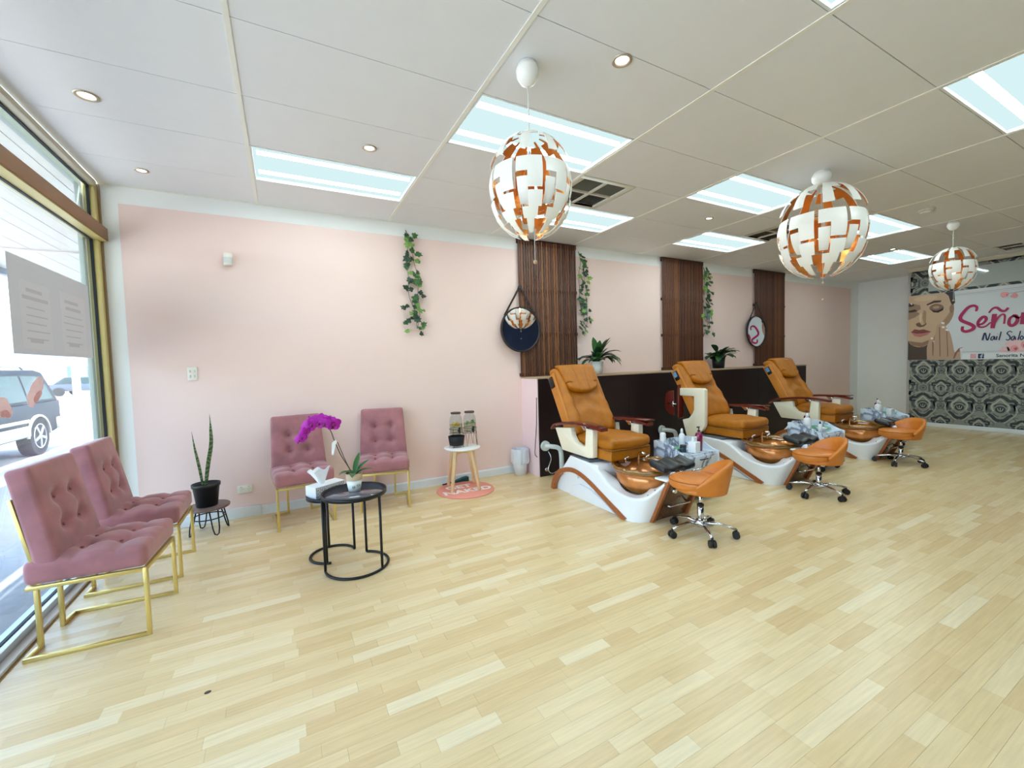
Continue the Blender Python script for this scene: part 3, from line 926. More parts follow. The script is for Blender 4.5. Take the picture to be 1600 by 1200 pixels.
m_jar = glass('jar_glass', (236, 240, 240))
m_lidb = pm('brown_lid', (70, 44, 40), 0.4, var=0.06)
def dispenser(loc, lb, fruit, fmat, basket):
    t = thing('drink_dispenser', lb, 'drink dispenser', loc, 0, 'glass drink dispensers on the stool')
    z0 = 0.150
    part('jar', MB().lathe([(0.0, z0), (0.060, z0), (0.068, z0+0.012), (0.070, z0+0.13), (0.062, z0+0.175), (0.048, z0+0.195), (0.048, z0+0.212)], 28, caps=False), m_jar, t)
    part('lid', MB().lathe([(0.0, z0+0.230), (0.053, z0+0.230), (0.055, z0+0.226), (0.055, z0+0.212), (0.0, z0+0.211)], 28), m_lidb, t)
    rg = random.Random(len(lb))
    for k in range(9):
        a = rg.uniform(0, 2*PI); r_ = rg.uniform(0.02, 0.045); z = z0+0.098+rg.uniform(-0.012, 0.014)
        if fruit == 'slice':
            m2 = MB().lathe([(0, -0.003), (0.022, -0.003), (0.022, 0.003), (0, 0.003)], 14)
        else:
            m2 = blade(MB(), (-0.02, 0, 0), 0, 0.05, 0.03, 0.7, 0.3, 5)
        o = part('fruit_slice' if fruit == 'slice' else 'mint_leaf', m2, fmat, t, loc=(r_*math.cos(a), r_*math.sin(a), z))
        o.rotation_euler = (rg.uniform(-1.0, 1.0), rg.uniform(-1.0, 1.0), rg.uniform(0, 6))
    part('water', MB().lathe([(0, z0+0.004), (0.064, z0+0.008), (0.067, z0+0.10), (0, z0+0.10)], 24), glass('drink_water', (238, 240, 226)), t)
    tp = MB().tube([(0.0, -0.066, z0+0.035), (0.0, -0.105, z0+0.035)], 0.011, 10)
    tp.tube([(0.0, -0.098, z0+0.045), (0.0, -0.098, z0+0.008)], 0.009, 8).bar((0.0, -0.098, z0+0.045), (0.0, -0.098, z0+0.075), 0.012, 0.02)
    part('tap', tp, m_blk, t)
    rk = MB()
    for zz in (z0-0.004, z0+0.05):
        rk.tube([(0.075*math.cos(2*PI*i/24), 0.075*math.sin(2*PI*i/24), zz) for i in range(24)], 0.0025, 5, closed=True)
    for k in range(4):
        a = R(45+90*k); ca, sa = math.cos(a), math.sin(a)
        rk.tube([(0.075*ca, 0.075*sa, z0+0.05), (0.075*ca, 0.075*sa, z0-0.004)], 0.0025, 5)
        if not basket: rk.tube([(0.072*math.cos(a-0.3), 0.072*math.sin(a-0.3), z0-0.004), (0.082*ca, 0.082*sa, 0.003), (0.072*math.cos(a+0.3), 0.072*math.sin(a+0.3), z0-0.004)], 0.0028, 5)
        else: rk.tube([(0.06*ca, 0.06*sa, 0.03), (0.085*ca, 0.085*sa, 0.003)], 0.003, 5)
    for (xa, xb) in ((-0.05, 0.05),):
        rk.tube([(xa, 0, z0-0.003), (xb, 0, z0-0.003)], 0.0025, 5).tube([(0, xa, z0-0.003), (0, xb, z0-0.003)], 0.0025, 5)
    part('wire_rack', rk, m_blk, t)
    if basket:
        part('basket', MB().lathe([(0.0, 0.022), (0.076, 0.022), (0.090, 0.12), (0.086, 0.12), (0.072, 0.03), (0.0, 0.03)], 28), pm('basket_black', (20, 20, 22), 0.7, var=0.2, scale=80, bump=0.4), t)
    return t
zst = 0.0130+hs+0.001
dispenser((1.765, 2.07, zst), 'glass drink dispenser with lemon slices on a black basket, left on the white stool', 'slice', pm('lemon', (226, 190, 96), 0.5, var=0.08), True)
dispenser((1.925, 2.07, zst), 'glass drink dispenser with green mint, right one on the white stool', 'leaf', m_leafl, False)
# dark teal brush lying behind the stool
t = thing('dustpan', 'dark teal dustpan lying on the floor behind the white stool', 'dustpan', (1.87, 2.335, 0.0), R(3))
part('pan', MB().prism([(-0.10, 0.0), (0.12, 0.0), (0.12, 0.055), (0.06, 0.05), (-0.10, 0.012)], 'y', -0.035, 0.03), pm('dark_teal', (12, 74, 78), 0.45, var=0.08), t, bevel=0.006)
part('handle', MB().tube([(-0.10, 0.0, 0.010), (-0.20, -0.01, 0.009)], 0.008, 8), m_blk, t)

# waste bin with a plastic liner
t = thing('waste_bin', 'small white waste bin with a crumpled bag liner at the low wall', 'waste bin', (2.648, 2.245, 0))
m_bin = pm('bin_white', (228, 232, 240), 0.4, var=0.02)
part('bucket', MB().lathe([(0.0, 0.0), (0.074, 0.0), (0.096, 0.29), (0.092, 0.29), (0.071, 0.006), (0, 0.006)], 32), m_bin, t)
def liner(u, v):
    a = 2*PI*u; k = 1+0.05*math.sin(9*a+2*v)+0.03*math.sin(17*a+5*v)
    prof = [(0.07, 0.22), (0.091, 0.30), (0.096, 0.318), (0.104, 0.312), (0.108, 0.25), (0.114, 0.16), (0.110, 0.145)]
    i = min(len(prof)-2, int(v*(len(prof)-1))); f_ = v*(len(prof)-1)-i
    r_ = prof[i][0]*(1-f_)+prof[i+1][0]*f_; z = prof[i][1]*(1-f_)+prof[i+1][1]*f_
    r_ = min(r_*(k if v > 0.2 else 1), 0.117)
    return (r_*math.cos(a), r_*math.sin(a), z+0.018*math.sin(7*a)*max(0, v-0.5))
part('bag_liner', MB().surf(liner, 64, 12, True), pm('plastic_film', (236, 240, 246), 0.25, var=0.03, scale=50, bump=0.3, transl=0.3), t)

# ================================================================== PEDICURE CHAIRS
m_tub = pm('tub_white', (236, 240, 246), 0.22, var=0.01, coat=0.3)
m_cop = pm('copper_grain_trim', (166, 98, 54), 0.4, metal=0.2, var=0.28, scale=60)
m_gran = pm('brown_granite_face', (98, 58, 34), 0.22, var=0.35, scale=45, coat=0.4)
m_bowl = pm('amber_bowl', (206, 128, 58), 0.16, metal=0.35, var=0.25, scale=22, stretch=(1, 1, 0.35), coat=0.6)
m_amber = pm('amber_glass_rim', (140, 96, 36), 0.06, metal=0.3, var=0.4, scale=24, coat=1.0)
m_chrome = pm('chrome', (220, 222, 226), 0.08, metal=1.0, var=0.01)
m_cream = pm('cream_plastic', (242, 234, 212), 0.35, var=0.015)
m_wood = pm('red_brown_lacquer', (100, 34, 26), 0.16, var=0.2, scale=9, stretch=(6, 1, 6), coat=0.6)
m_lea = pm('mustard_leather', (178, 106, 8), 0.5, var=0.16, scale=16, bump=0.08)
m_leas = pm('tan_leather_side', (198, 124, 44), 0.5, var=0.08, scale=16, bump=0.05)
m_seam = pm('leather_seam', (120, 72, 10), 0.6)
m_dark = pm('black_plastic_part', (22, 22, 24), 0.4, var=0.1)
m_deck = pm('grey_deck', (96, 100, 108), 0.4, var=0.05)
m_pad = pm('black_vinyl', (22, 25, 30), 0.32, var=0.1, scale=14)
m_pvc = pm('pvc_pipe', (214, 220, 216), 0.35, var=0.02)
m_scr = pm('remote_screen', (110, 150, 190), 0.2, var=0.05)

LEFT = [(-.365,1.38,.215,-.345,1.22,.412),(-.365,1.28,.262,-.365,1.15,.410),(-.365,1.15,.280,-.365,1.05,.405),(-.365,1.0,.255,-.365,.93,.398),
 (-.365,.85,.200,-.365,.85,.378),(-.365,.72,.140,-.365,.765,.335),(-.365,.60,.085,-.365,.68,.275),(-.365,.50,.040,-.362,.58,.232),
 (-.362,.43,0,-.357,.46,.208),(-.335,.36,0,-.342,.34,.205),(-.29,.315,0,-.305,.235,.238),(-.235,.297,0,-.255,.16,.31),
 (-.21,.292,0,-.215,.118,.365),(-.15,.288,0,-.15,.10,.395),(0,.285,0,0,.09,.40)]
ARCH = [(1.53,0),(1.505,.09),(1.42,.195),(1.30,.255),(1.15,.28),(1.0,.255),(.85,.20),(.72,.14),(.6,.085),(.5,.040),(.425,0)]
ARM = [(1.521,.663),(1.398,.44),(.963,.429),(.896,.442),(.888,.712),(.994,.719),(1.013,.536),(1.10,.538),(1.172,.559),(1.224,.617),(1.235,.694)]
ARMUP = [(1.528,.985),(1.19,.991),(1.16,.975),(1.16,.905),(1.163,.536),(1.20,.47),(1.329,.378),(1.425,.365),(1.492,.58),(1.394,.607),(1.34,.67),(1.317,.72),(1.316,.889),(1.529,.885)]

def offset_band(pts, w):
    P = [Vector(p) for p in pts]; n = len(P); A = []; B = []
    for i in range(n):
        d = (P[min(i+1,n-1)]-P[max(i-1,0)]).normalized(); q = Vector((-d.y, d.x))
        A.append(P[i]+q*w/2); B.append(P[i]-q*w/2)
    return A, B

def pedi_chair(cx, label, arm_up=False, screen=False):
    t = thing('pedicure_chair', label, 'pedicure chair', (cx, 0, 0), 0, 'pedicure chairs along the dark low wall')
    # --- tub shell
    Lh = smooth_pts(LEFT, 3)
    full = Lh + [(-a, b, c_, -d, e, f_) for (a, b, c_, d, e, f_) in Lh[:-1]][::-1]
    vs = []; cols = 6
    for (a, b, c_, d, e, f_) in full:
        c_ = max(c_, 0.0)
        dx, dy = -d, 0.62-e
        l = math.hypot(dx, dy) or 1
        ix, iy = (dx/l*0.035, dy/l*0.035)
        vs += [(a, b, c_), (a*0.6+d*0.4, b*0.55+e*0.45, c_*0.55+f_*0.45), (a*0.2+d*0.8, b*0.15+e*0.85, c_*0.12+f_*0.88), (d, e, f_),
               (d+ix*0.8, e+iy*0.8, f_+0.001)]
        bx, by = d, e-.53; bl = math.hypot(bx, by)
        vs.append((bx/bl*.268, .53+by/bl*.262, min(f_, .272)) if e < .86 else (d+ix*2.6, e+iy*2.6, f_-.02))
    fs = []
    for i in range(len(full)-1):
        for k in range(cols-1):
            fs.append((i*cols+k, (i+1)*cols+k, (i+1)*cols+k+1, i*cols+k+1))
    part('tub', MB().add(vs, fs, 0, True), m_tub, t)
    inn = [(a, max(0, b-0.03)) for a, b in smooth_pts(ARCH, 3)]
    part('side_panel', MB().prism(inn, 'x', -.315, .315), m_tub, t)
    part('side_step', MB().prism([(1.27, 0.0), (1.22, 0.10), (1.10, 0.15), (0.95, 0.14), (0.75, 0.08), (0.58, 0.0)], 'x', -.34, .34), m_tub, t, bevel=0.006)
    part('basin_back', MB().box(-.34, .34, .80, .94, .18, .394), m_tub, t, bevel=0.01)
    part('rear_wall', MB().prism([(1.40, 0.2), (1.20, 0.40), (1.12, 0.40), (1.12, 0.2)], 'x', -.34, .34), m_tub, t)
    for s_ in (-1, 1):
        A, B = offset_band([(a, max(b, 0)) for a, b in smooth_pts(ARCH, 4)], 0.046)
        n = len(A); vs = []
        for i in range(n):
            for (p, xx) in ((A[i], .374), (B[i], .374), (B[i], .325), (A[i], .325)):
                vs.append((s_*xx, p.x, max(p.y, 0.0)))
        fs = [(i*4+k, i*4+(k+1) % 4, i*4+4+(k+1) % 4, i*4+4+k) for i in range(n-1) for k in range(4)]
        fs += [(0,1,2,3), ((n-1)*4+3, (n-1)*4+2, (n-1)*4+1, (n-1)*4)]
        part('arch_trim', MB().add(vs, fs), m_cop, t)
        part('front_trim', MB().prism([(.300, 0), (.262, 0), (.085, .385), (.122, .385)], 'x', s_*.205-.016, s_*.205+.016), m_cop, t, bevel=0.004)
    part('front_face', MB().prism([(.295, 0.004), (.278, 0.004), (.095, .392), (.13, .392)], 'x', -.19, .19), m_gran, t, bevel=0.004)
    part('front_plate', MB().prism([(.092, .385), (.092, .402), (.22, .402), (.22, .385)], 'x', -.235, .235), m_tub, t, bevel=0.006)
    part('towel_bar', MB().tube([(-.12, .215, .15), (-.12, .165, .15), (.12, .165, .15), (.12, .215, .15)], 0.008, 8), m_chrome, t)
    for xx in (-.11, .11):
        part('jet_knob', MB().tube([(xx, .155, .292), (xx, .112, .288)], [0.022, 0.017], 14), m_chrome, t)
    for (xx, yy) in ((-.27, .245), (-.235, .20)):
        part('control_knob', MB().lathe([(0.018, 0.0), (0.016, 0.022), (0.0, 0.024)], 14, (xx, yy, 0.228 if xx < -.25 else 0.275)), m_chrome, t)
    # --- bowl
    part('bowl', MB().lathe([(0.0, .160), (.12, .165), (.21, .195), (.265, .27), (.292, .380), (.286, .380), (.258, .275), (.20, .205), (.11, .177), (0.0, .175)], 48, (0, .53, 0), sx=1.0, sy=0.98), m_bowl, t)
    def rim(u, v):
        a = 2*PI*u; k = 1+0.012*math.sin(14*a)
        prof = [(.280, .376), (.304, .378), (.318, .402), (.314, .426), (.294, .422), (.282, .400), (.280, .376)]
        r_, z = prof[int(round(v*6))]
        return (r_*k*math.cos(a), .53+.96*r_*k*math.sin(a), z+0.004*math.sin(14*a+1))
    part('bowl_rim', MB().surf(rim, 84, 6, True), m_amber, t)
    part('spray_tap', MB().tube([(.06, .69, .36), (.06, .69, .47), (.055, .66, .495), (.05, .60, .49)], 0.011, 8), m_chrome, t)
    part('tap_handle', MB().tube([(-.08, .72, .40), (-.08, .72, .445), (-.05, .70, .455)], 0.010, 8), m_chrome, t)
    part('tap_handle', MB().tube([(.15, .68, .40), (.15, .68, .44), (.17, .66, .45)], 0.010, 8), m_chrome, t)
    # --- deck, pedestal
    part('deck', MB().box(-.345, .345, .93, 1.24, .395, .416), m_deck, t, bevel=0.004)
    part('pedestal', MB().box(-.22, .22, .88, 1.34, .416, .462), m_dark, t, bevel=0.004)
    # --- foot rest
    def dpad(x, y, z):
        x *= 1.0
        z2 = z - (0.020*math.exp(-((abs(x)-.09)/.05)**2)*(1 if z > 0 else 0.3)) + 0.012*(y/.09)
        return [x, y*(1-0.18*math.cos(PI*x/.25)**2*0), z2]
    mb = MB().rbox((0, 0, 0), (.195, .090, .032), .03, (14, 5, 1), dpad)
    xf(mb, Matrix.Translation((-.02, .225, .482)) @ Matrix.Rotation(R(6), 4, 'X'))
    part('foot_rest', mb, m_pad, t)
    part('rest_bracket', MB().tube([(.03, .155, .398), (.03, .19, .445)], 0.02, 10).bar((-.09, .20, .445), (.15, .20, .445), 0.02, 0.014), m_chrome, t)
    part('rest_lever', MB().tube([(.10, .12, .425), (.24, .10, .435)], 0.010, 8).ball((.245, .10, .435), .014, 8), m_chrome, t)
    part('rest_fin', MB().prism([(.10, .40), (.17, .40), (.15, .44), (.115, .45)], 'x', -.13, -.11), m_tub, t, bevel=0.004)
    # --- seat
    def dseat(x, y, z):
        if z > 0: z += 0.020*max(0, 1-(x/.25)**2)*max(0, 1-((y)/.28)**2) - 0.010*math.exp(-((abs(x)-.19)/.012)**2)
        z += 0.008*math.sin(9*x+7*y)+0.004*math.sin(31*y+11*x)
        return [x, y, z]
    part('seat', MB().rbox((0, .985, .578), (.255, .275, .052), .045, (18, 14, 3), dseat), m_lea, t)
    def dval(x, y, z):
        return [x+0.004*math.sin(22*y+8*z), y+0.005*math.sin(18*x+5*z)*(1 if y < 0 else 0), z]
    part('seat_valance', MB().rbox((0, .985, .482), (.248, .262, .056), .016, (16, 14, 3), dval), m_lea, t)
    part('seat_piping', MB().tube([(-.252, 1.2, .530), (-.252, .74, .527), (-.235, .716, .526), (.235, .716, .526), (.252, .74, .527), (.252, 1.2, .530)], 0.006, 6), m_seam, t)
    # --- back
    Mb = Matrix.Translation((0, 1.475, .945)) @ Matrix.Rotation(R(-29), 4, 'X')
    def dback(x, y, z):
        w = 1.0-0.05*(z/.4)
        if y < 0:
            wing = 0.030*math.exp(-((abs(x)-.215)/.05)**2)*(1 if z < .2 else max(0, 1-(z-.2)/.2))
            lumb = 0.022*math.exp(-((z+.22)/.16)**2)
            seam = 0.010*math.exp(-((abs(x)-.145-.05*(z+.4))/.010)**2)
            fold = 0.008*math.sin(34*z+16*abs(x)+3*x)*math.exp(-((z+.06)/.2)**2)
            y -= (wing+lumb-seam+fold)
        if z > .32: y += 0.035*((z-.32)/.08)**2
        return [x*w, y, z]
    part('backrest', xf(MB().rbox((0, 0, 0), (.285, .065, .40), .055, (26, 3, 26), dback), Mb), m_lea, t)
    def dflap(x, y, z):
        w = 1.0 + 0.10*(z/.18) - 0.12*max(0, (-z-.10)/.08)**2
        if z < -.08: z = z + 0.035*(x/.2)**2
        if y < 0:
            y += 0.010*math.exp(-((abs(x)-.072)/.007)**2)-0.012*max(0, 1-(x/.22)**2)
        if z > .10: y += 0.07*((z-.10)/.08)**2
        return [x*w, y, z]
    part('headrest_flap', xf(MB().rbox((0, -.100, .225), (.218, .030, .185), .028, (26, 2, 18), dflap), Mb), m_lea, t)
    for s_ in (-1, 1):
        part('back_side', xf(MB().rbox((s_*.283, .012, -.02), (.014, .062, .34), .013, (1, 3, 8)), Mb), m_leas, t)
    part('back_shell', xf(MB().box(-.25, .25, .064, .085, -.38, .34), Mb), m_dark, t, bevel=0.008)
    part('remote', xf(MB().box(-.315, -.288, -.02, .045, .17, .29), Mb), m_dark, t, bevel=0.005)
    if screen:
        part('remote_screen', xf(MB().box(-.317, -.3155, -.012, .038, .21, .28), Mb), m_scr, t)
    # --- arms
    for s_ in (-1, 1):
        xa, xb = sorted((s_*.325, s_*.262))
        if s_ < 0 and arm_up:
            part('arm', MB().prism(ARMUP, 'x', xa, xb), m_cream, t, bevel=0.010, label='arm swung up')
            part('armrest', MB().prism([(1.531, .60), (1.545, .585), (1.562, .66), (1.565, .85), (1.555, 1.02), (1.531, 1.03)], 'x', -.345, -.24), m_wood, t, bevel=0.008)
            tr = [(1.60, .62), (1.70, .64), (1.745, .70), (1.755, .80), (1.74, .90), (1.68, .945), (1.60, .95)]
            part('tray', MB().prism(tr, 'x', -.350, -.330), m_wood, t, bevel=0.007)
            part('tray_bracket', MB().tube([(-.30, 1.55, .775), (-.356, 1.60, .775), (-.356, 1.69, .775)], 0.008, 8).tube([(-.356, 1.61, .74), (-.356, 1.61, .81)], 0.007, 8), m_chrome, t)
            continue
        part('arm', MB().prism(ARM, 'x', xa, xb), m_cream, t, bevel=0.010)
        cl = smooth_pts([(1.585, .640), (1.52, .684), (1.39, .712), (1.20, .738), (1.0, .744), (.88, .734), (.765, .716)], 4)
        vs = []; n = len(cl)
        for i, (yy, zz) in enumerate(cl):
            hw = 0.045+0.016*math.sin(PI*i/(n-1))
            th = 0.030
            for (dx, dz) in ((-hw, 0.004), (-hw, th-0.006), (-hw+0.01, th), (hw-0.01, th), (hw, th-0.006), (hw, 0.004), (hw-0.008, 0), (-hw+0.008, 0)):
                vs.append((s_*.292+dx, yy, zz+dz-0.006))
        fs = [(i*8+k, i*8+(k+1) % 8, i*8+8+(k+1) % 8, i*8+8+k) for i in range(n-1) for k in range(8)]
        fs += [tuple(range(8)), tuple((n-1)*8+k for k in range(8))[::-1]]
        part('armrest', MB().add(vs, fs), m_wood, t)
        part('tray_bracket', MB().prism([(1.08, .735), (1.0, .735), (.99, .70), (1.03, .69)], 'x', s_*.292-.03, s_*.292+.03), m_chrome, t, bevel=0.005)
        if s_ > 0:
            part('tray', MB().box(.24, .36, .765, .98, .757, .771), m_wood, t, bevel=0.006)
    return t
PC = [3.01, 4.96, 6.99]
pedi_chair(PC[0], 'mustard leather pedicure chair nearest the viewer, first of the three, over a white foot tub')
pedi_chair(PC[1], 'middle mustard leather pedicure chair with its left cream arm swung upright', True, True)
pedi_chair(PC[2], 'farthest mustard leather pedicure chair beside the bare pink wall end', False, True)
for k, cx in enumerate(PC[:2]):
    t = thing('drain_pipe', ('white elbow drain pipe on the dark wall left of the nearest pedicure chair', 'white elbow drain pipe on the dark wall left of the middle pedicure chair')[k], 'pipe', (cx-.145, 0, 0), 0, 'white drain pipes')
    part('flange', MB().tube([(-.02, 1.984, .37), (-.02, 1.955, .37)], [0.062, 0.058], 20), m_pvc, t)
    part('elbow', MB().tube(smooth_pts([(-.02, 1.96, .37), (0.02, 1.90, .37), (.09, 1.86, .35), (.12, 1.85, .28), (.125, 1.85, .05)], 5), 0.028, 12), m_pvc, t)
    part('water_hose', MB().tube(smooth_pts([(.02, 1.975, .30), (.03, 1.93, .22), (-.02, 1.92, .10), (.03, 1.90, .05), (.16, 1.88, .12), (.2, 1.80, .22)], 6), 0.007, 6), m_chrome, t)
    part('valve', MB().tube([(-.02, 1.984, .09), (-.02, 1.945, .09)], 0.022, 12), m_chrome, t)
cb = thing('hanging_cable', 'thin dark cable hanging on the pale end of the low wall', 'cable', (0, 0, 0))
part('cord', MB().tube(smooth_pts([(2.766, 2.02, .95), (2.762, 2.03, .62), (2.750, 2.05, .36), (2.758, 2.06, .25), (2.80, 1.978, .22)], 6), 0.004, 6), m_dark, cb)

# ================================================================== PEDICURE STOOLS
m_tanl = pm('orange_tan_leather', (206, 122, 44), 0.42, var=0.08, scale=20, bump=0.03)
m_rub = pm('black_caster', (24, 24, 26), 0.5, var=0.1)
def stool_proto():
    SS = Matrix.Translation((0, 0, .318)) @ Matrix.Diagonal((.87, .87, .90, 1)) @ Matrix.Translation((0, 0, -.318))
    t = thing('pedicure_stool', 'x', 'stool', (0, 0, 0), 0, 'tan rolling stools in front of the pedicure chairs')
    # seat faces -Y
    part('seat', MB().lathe([(0.0, .345), (.185, .345), (.200, .362), (.204, .40), (.196, .425), (.17, .437), (0, .440)], 40, (0, -.035, 0), sx=1.0, sy=1.12).xf_(SS), m_tanl, t)
    part('seat_piping', MB().tube([(.203*math.cos(2*PI*i/48), -.035+.203*1.12*math.sin(2*PI*i/48), .415) for i in range(48)], 0.004, 5, closed=True).xf_(SS), pm('tan_seam', (160, 86, 28), 0.5), t)
    def top(a):     # a from -1..1 round the back
        return .40+.185*(1-abs(a)**2.2)
    def shell(u, v):
        a = -1+2*u; ang = PI/2+a*R(98)
        zt = max(top(a), .372)
        prof = [(.0, 0), (.5, 0), (1, 0), (1, 1), (.5, 1), (.0, 1)]
        pv = v*5; i = min(4, int(pv)); f_ = pv-i
        h = prof[i][0]*(1-f_)+prof[i+1][0]*f_; q = prof[i][1]*(1-f_)+prof[i+1][1]*f_
        z = .318+(zt-.318)*h
        ro = .200+.030*min(1, (h*1.3))+0.012*h
        r_ = ro - .034*q*(1.0 if h > 0.1 else 0.6)
        return (r_*math.cos(ang), r_*1.06*math.sin(ang)+.005, z)
    mb = MB().surf(shell, 48, 10).xf_(SS)
    part('backrest', mb, m_tanl, t)
    part('seat_pan', MB().lathe([(.0, .312), (.15, .312), (.205, .322), (.206, .36), (0, .36)], 36).xf_(SS), m_tanl, t)
    part('plate', MB().lathe([(0, .296), (.05, .296), (.075, .312), (0, .312)], 20), m_rub, t)
    part('gas_lift', MB().lathe([(.014, .19), (.014, .30)], 14).lathe([(.024, .055), (.024, .20), (.014, .202)], 16), m_chrome, t)
    part('lift_collar', MB().lathe([(.026, .195), (.026, .21), (.016, .214)], 16), m_rub, t)
    part('hub', MB().lathe([(0, .060), (.036, .062), (.040, .10), (.030, .118), (.0, .119)], 20), m_chrome, t)
    for k in range(5):
        a = R(90+72*k); ca, sa = math.cos(a), math.sin(a)
        pts = [(.03*ca, .03*sa, .092), (.11*ca, .11*sa, .098), (.20*ca, .20*sa, .080), (.245*ca, .245*sa, .068)]
        part('foot', MB().tube(pts, [.020, .018, .014, .012], 8, flat=0.7), m_chrome, t)
        ct = MB()
        px, py = .245*ca, .245*sa
        ct.tube([(px, py, .07), (px, py, .05)], .008, 8)
        tx, ty = -sa, ca
        for s_ in (-1, 1):
            ct.tube([(px+tx*s_*.006, py+ty*s_*.006, .026), (px+tx*s_*.024, py+ty*s_*.024, .026)], .026, 14)
        ct.bar((px-tx*.02, py-ty*.02, .048), (px+tx*.02, py+ty*.02, .048), .02, .012)
        part('caster', ct, m_rub, t)
    return t
st = stool_proto()
SL = [((2.935, -.09), -142, 'tan rolling stool nearest the viewer, its back shell turned outward'),
      ((4.705, -.06), -126, 'tan rolling stool in the middle, before the second pedicure chair'),
      ((6.77, .03), -120, 'farthest tan rolling stool, in front of the last pedicure chair')]
for k, ((x, y_), a, lb) in enumerate(SL):
    if k == 0:
        st.location = (x, y_, 0); st.rotation_euler = (0, 0, R(a)); st['label'] = lb
    else: copy_tree(st, None, (x, y_, 0), R(a), lb)
for o in st.children:            # the nearest stool is wound up a little higher
    if o.name.split('.')[0] in ('seat', 'seat_piping', 'backrest', 'seat_pan', 'plate', 'lift_collar') or o.name.startswith('gas_lift'):
        o.location.z = .028

# ================================================================== MARBLED TROLLEYS
def marble():
    m = bpy.data.materials.new('blue_grey_marble'); m.use_nodes = True
    nt = m.node_tree; b = nt.nodes['Principled BSDF']; b.inputs['Roughness'].default_value = 0.25
    tc = nt.nodes.new('ShaderNodeTexCoord'); nz = nt.nodes.new('ShaderNodeTexNoise')
    nz.inputs['Scale'].default_value = 3.2; nz.inputs['Detail'].default_value = 6; nz.inputs['Distortion'].default_value = 1.2
    nt.links.new(tc.outputs['Object'], nz.inputs['Vector'])
    ab = nt.nodes.new('ShaderNodeMath'); ab.operation = 'SUBTRACT'; ab.inputs[1].default_value = 0.5
    a2 = nt.nodes.new('ShaderNodeMath'); a2.operation = 'ABSOLUTE'
    nt.links.new(nz.outputs['Fac'], ab.inputs[0]); nt.links.new(ab.outputs[0], a2.inputs[0])
    rp = nt.nodes.new('ShaderNodeValToRGB')
    rp.color_ramp.elements[0].position = 0.0; rp.color_ramp.elements[0].color = lin((110, 118, 138))
    rp.color_ramp.elements[1].position = 0.055; rp.color_ramp.elements[1].color = lin((214, 224, 238))
    nt.links.new(a2.outputs[0], rp.inputs[0]); nt.links.new(rp.outputs[0], b.inputs['Base Color'])
    return m
m_marb = marble()
def trolley_proto():
    t = thing('trolley', 'x', 'trolley', (0, 0, 0), 0, 'marbled pedicure trolleys')
    part('body', MB().box(-.215, .215, .012, .40, .075, .44), m_marb, t, bevel=0.004)
    for k, (z0, z1) in enumerate(((.085, .30), (.308, .432))):
        d = part('drawer', MB().box(-.200, .200, 0.0, .0118, z0, z1), m_marb, t, bevel=0.003)
        part('handle', MB().tube([(-.05, -.001, z1-.03), (-.05, -.014, z1-.03), (.05, -.014, z1-.03), (.05, -.001, z1-.03)], .005, 6), m_dark, d)
    prof = smooth_pts([(0.0, .455), (.06, .468), (.13, .50), (.19, .532), (.27, .546), (.40, .548)], 4) + [(.40, .075), (0.0, .075)]
    for s_ in (-1, 1):
        xa, xb = sorted((s_*.216, s_*.234))
        part('side_panel', MB().prism(prof, 'x', xa, xb), m_marb, t, bevel=0.003)
    part('back_panel', MB().box(-.215, .215, .401, .414, .075, .545), m_marb, t, bevel=0.003)
    part('tray_floor', MB().box(-.213, .213, .02, .398, .4405, .452), m_marb, t)
    part('base', MB().box(-.20, .20, .02, .39, .055, .0745), m_dark, t, bevel=0.004)
    for (xx, yy) in ((-.17, .05), (.17, .05), (-.17, .36), (.17, .36)):
        part('caster', MB().tube([(xx-.014, yy, .026), (xx+.014, yy, .026)], .026, 14).bar((xx, yy, .03), (xx, yy, .056), .024, .02), m_rub, t)
    return t
tp = trolley_proto()
TR = [((3.63, .41), 'marbled trolley nearest the viewer, right of the first foot tub'),
      ((5.78, .29), 'marbled trolley in the middle, between the second and third pedicure chairs'),
      ((7.88, .40), 'farthest marbled trolley, next to the white recess')]
for k, ((x, y_), lb) in enumerate(TR):
    if k == 0:
        tp.location = (x, y_, 0); tp['label'] = lb
    else: copy_tree(tp, None, (x, y_, 0), 0, lb)

m_mag2 = pm('magenta_bottle', (128, 16, 72), 0.18, var=0.08, coat=0.4)
m_botw = pm('white_bottle', (238, 238, 240), 0.3, var=0.02)
m_botc = pm('clear_bottle', (214, 228, 226), 0.15, var=0.03)
m_grn = pm('mint_tray', (150, 202, 172), 0.35, var=0.04)
m_blu = pm('dark_blue_jar', (30, 58, 78), 0.25, var=0.08)
def pump_bottle(loc, h, r, m, lb, grp, capm, rz=0.3):
    t = thing('pump_bottle', lb, 'bottle', loc, rz, grp)
    part('bottle', MB().lathe([(0, 0), (r, 0), (r, h*.62), (r*.8, h*.70), (r*.35, h*.73), (r*.35, h*.76), (0, h*.76)], 20), m, t)
    part('pump', MB().lathe([(r*.42, h*.765), (r*.42, h*.81), (r*.15, h*.815), (r*.15, h*.92)], 14).bar((r*.2, 0, h*.94), (-r*1.1, 0, h*.95), r*.4, h*.05), capm, t)
    return t
def plain_bottle(loc, h, r, m, lb, grp, capm):
    t = thing('bottle', lb, 'bottle', loc, 0, grp)
    part('bottle', MB().lathe([(0, 0), (r, 0), (r, h*.6), (r*.85, h*.70), (r*.4, h*.76), (0, h*.765)], 20), m, t)
    part('cap', MB().lathe([(r*.45, h*.77), (r*.42, h*.92), (r*.2, h), (0, h)], 14), capm, t)
    return t
zt = .453
where = ('nearest marbled trolley', 'middle marbled trolley', 'farthest marbled trolley')
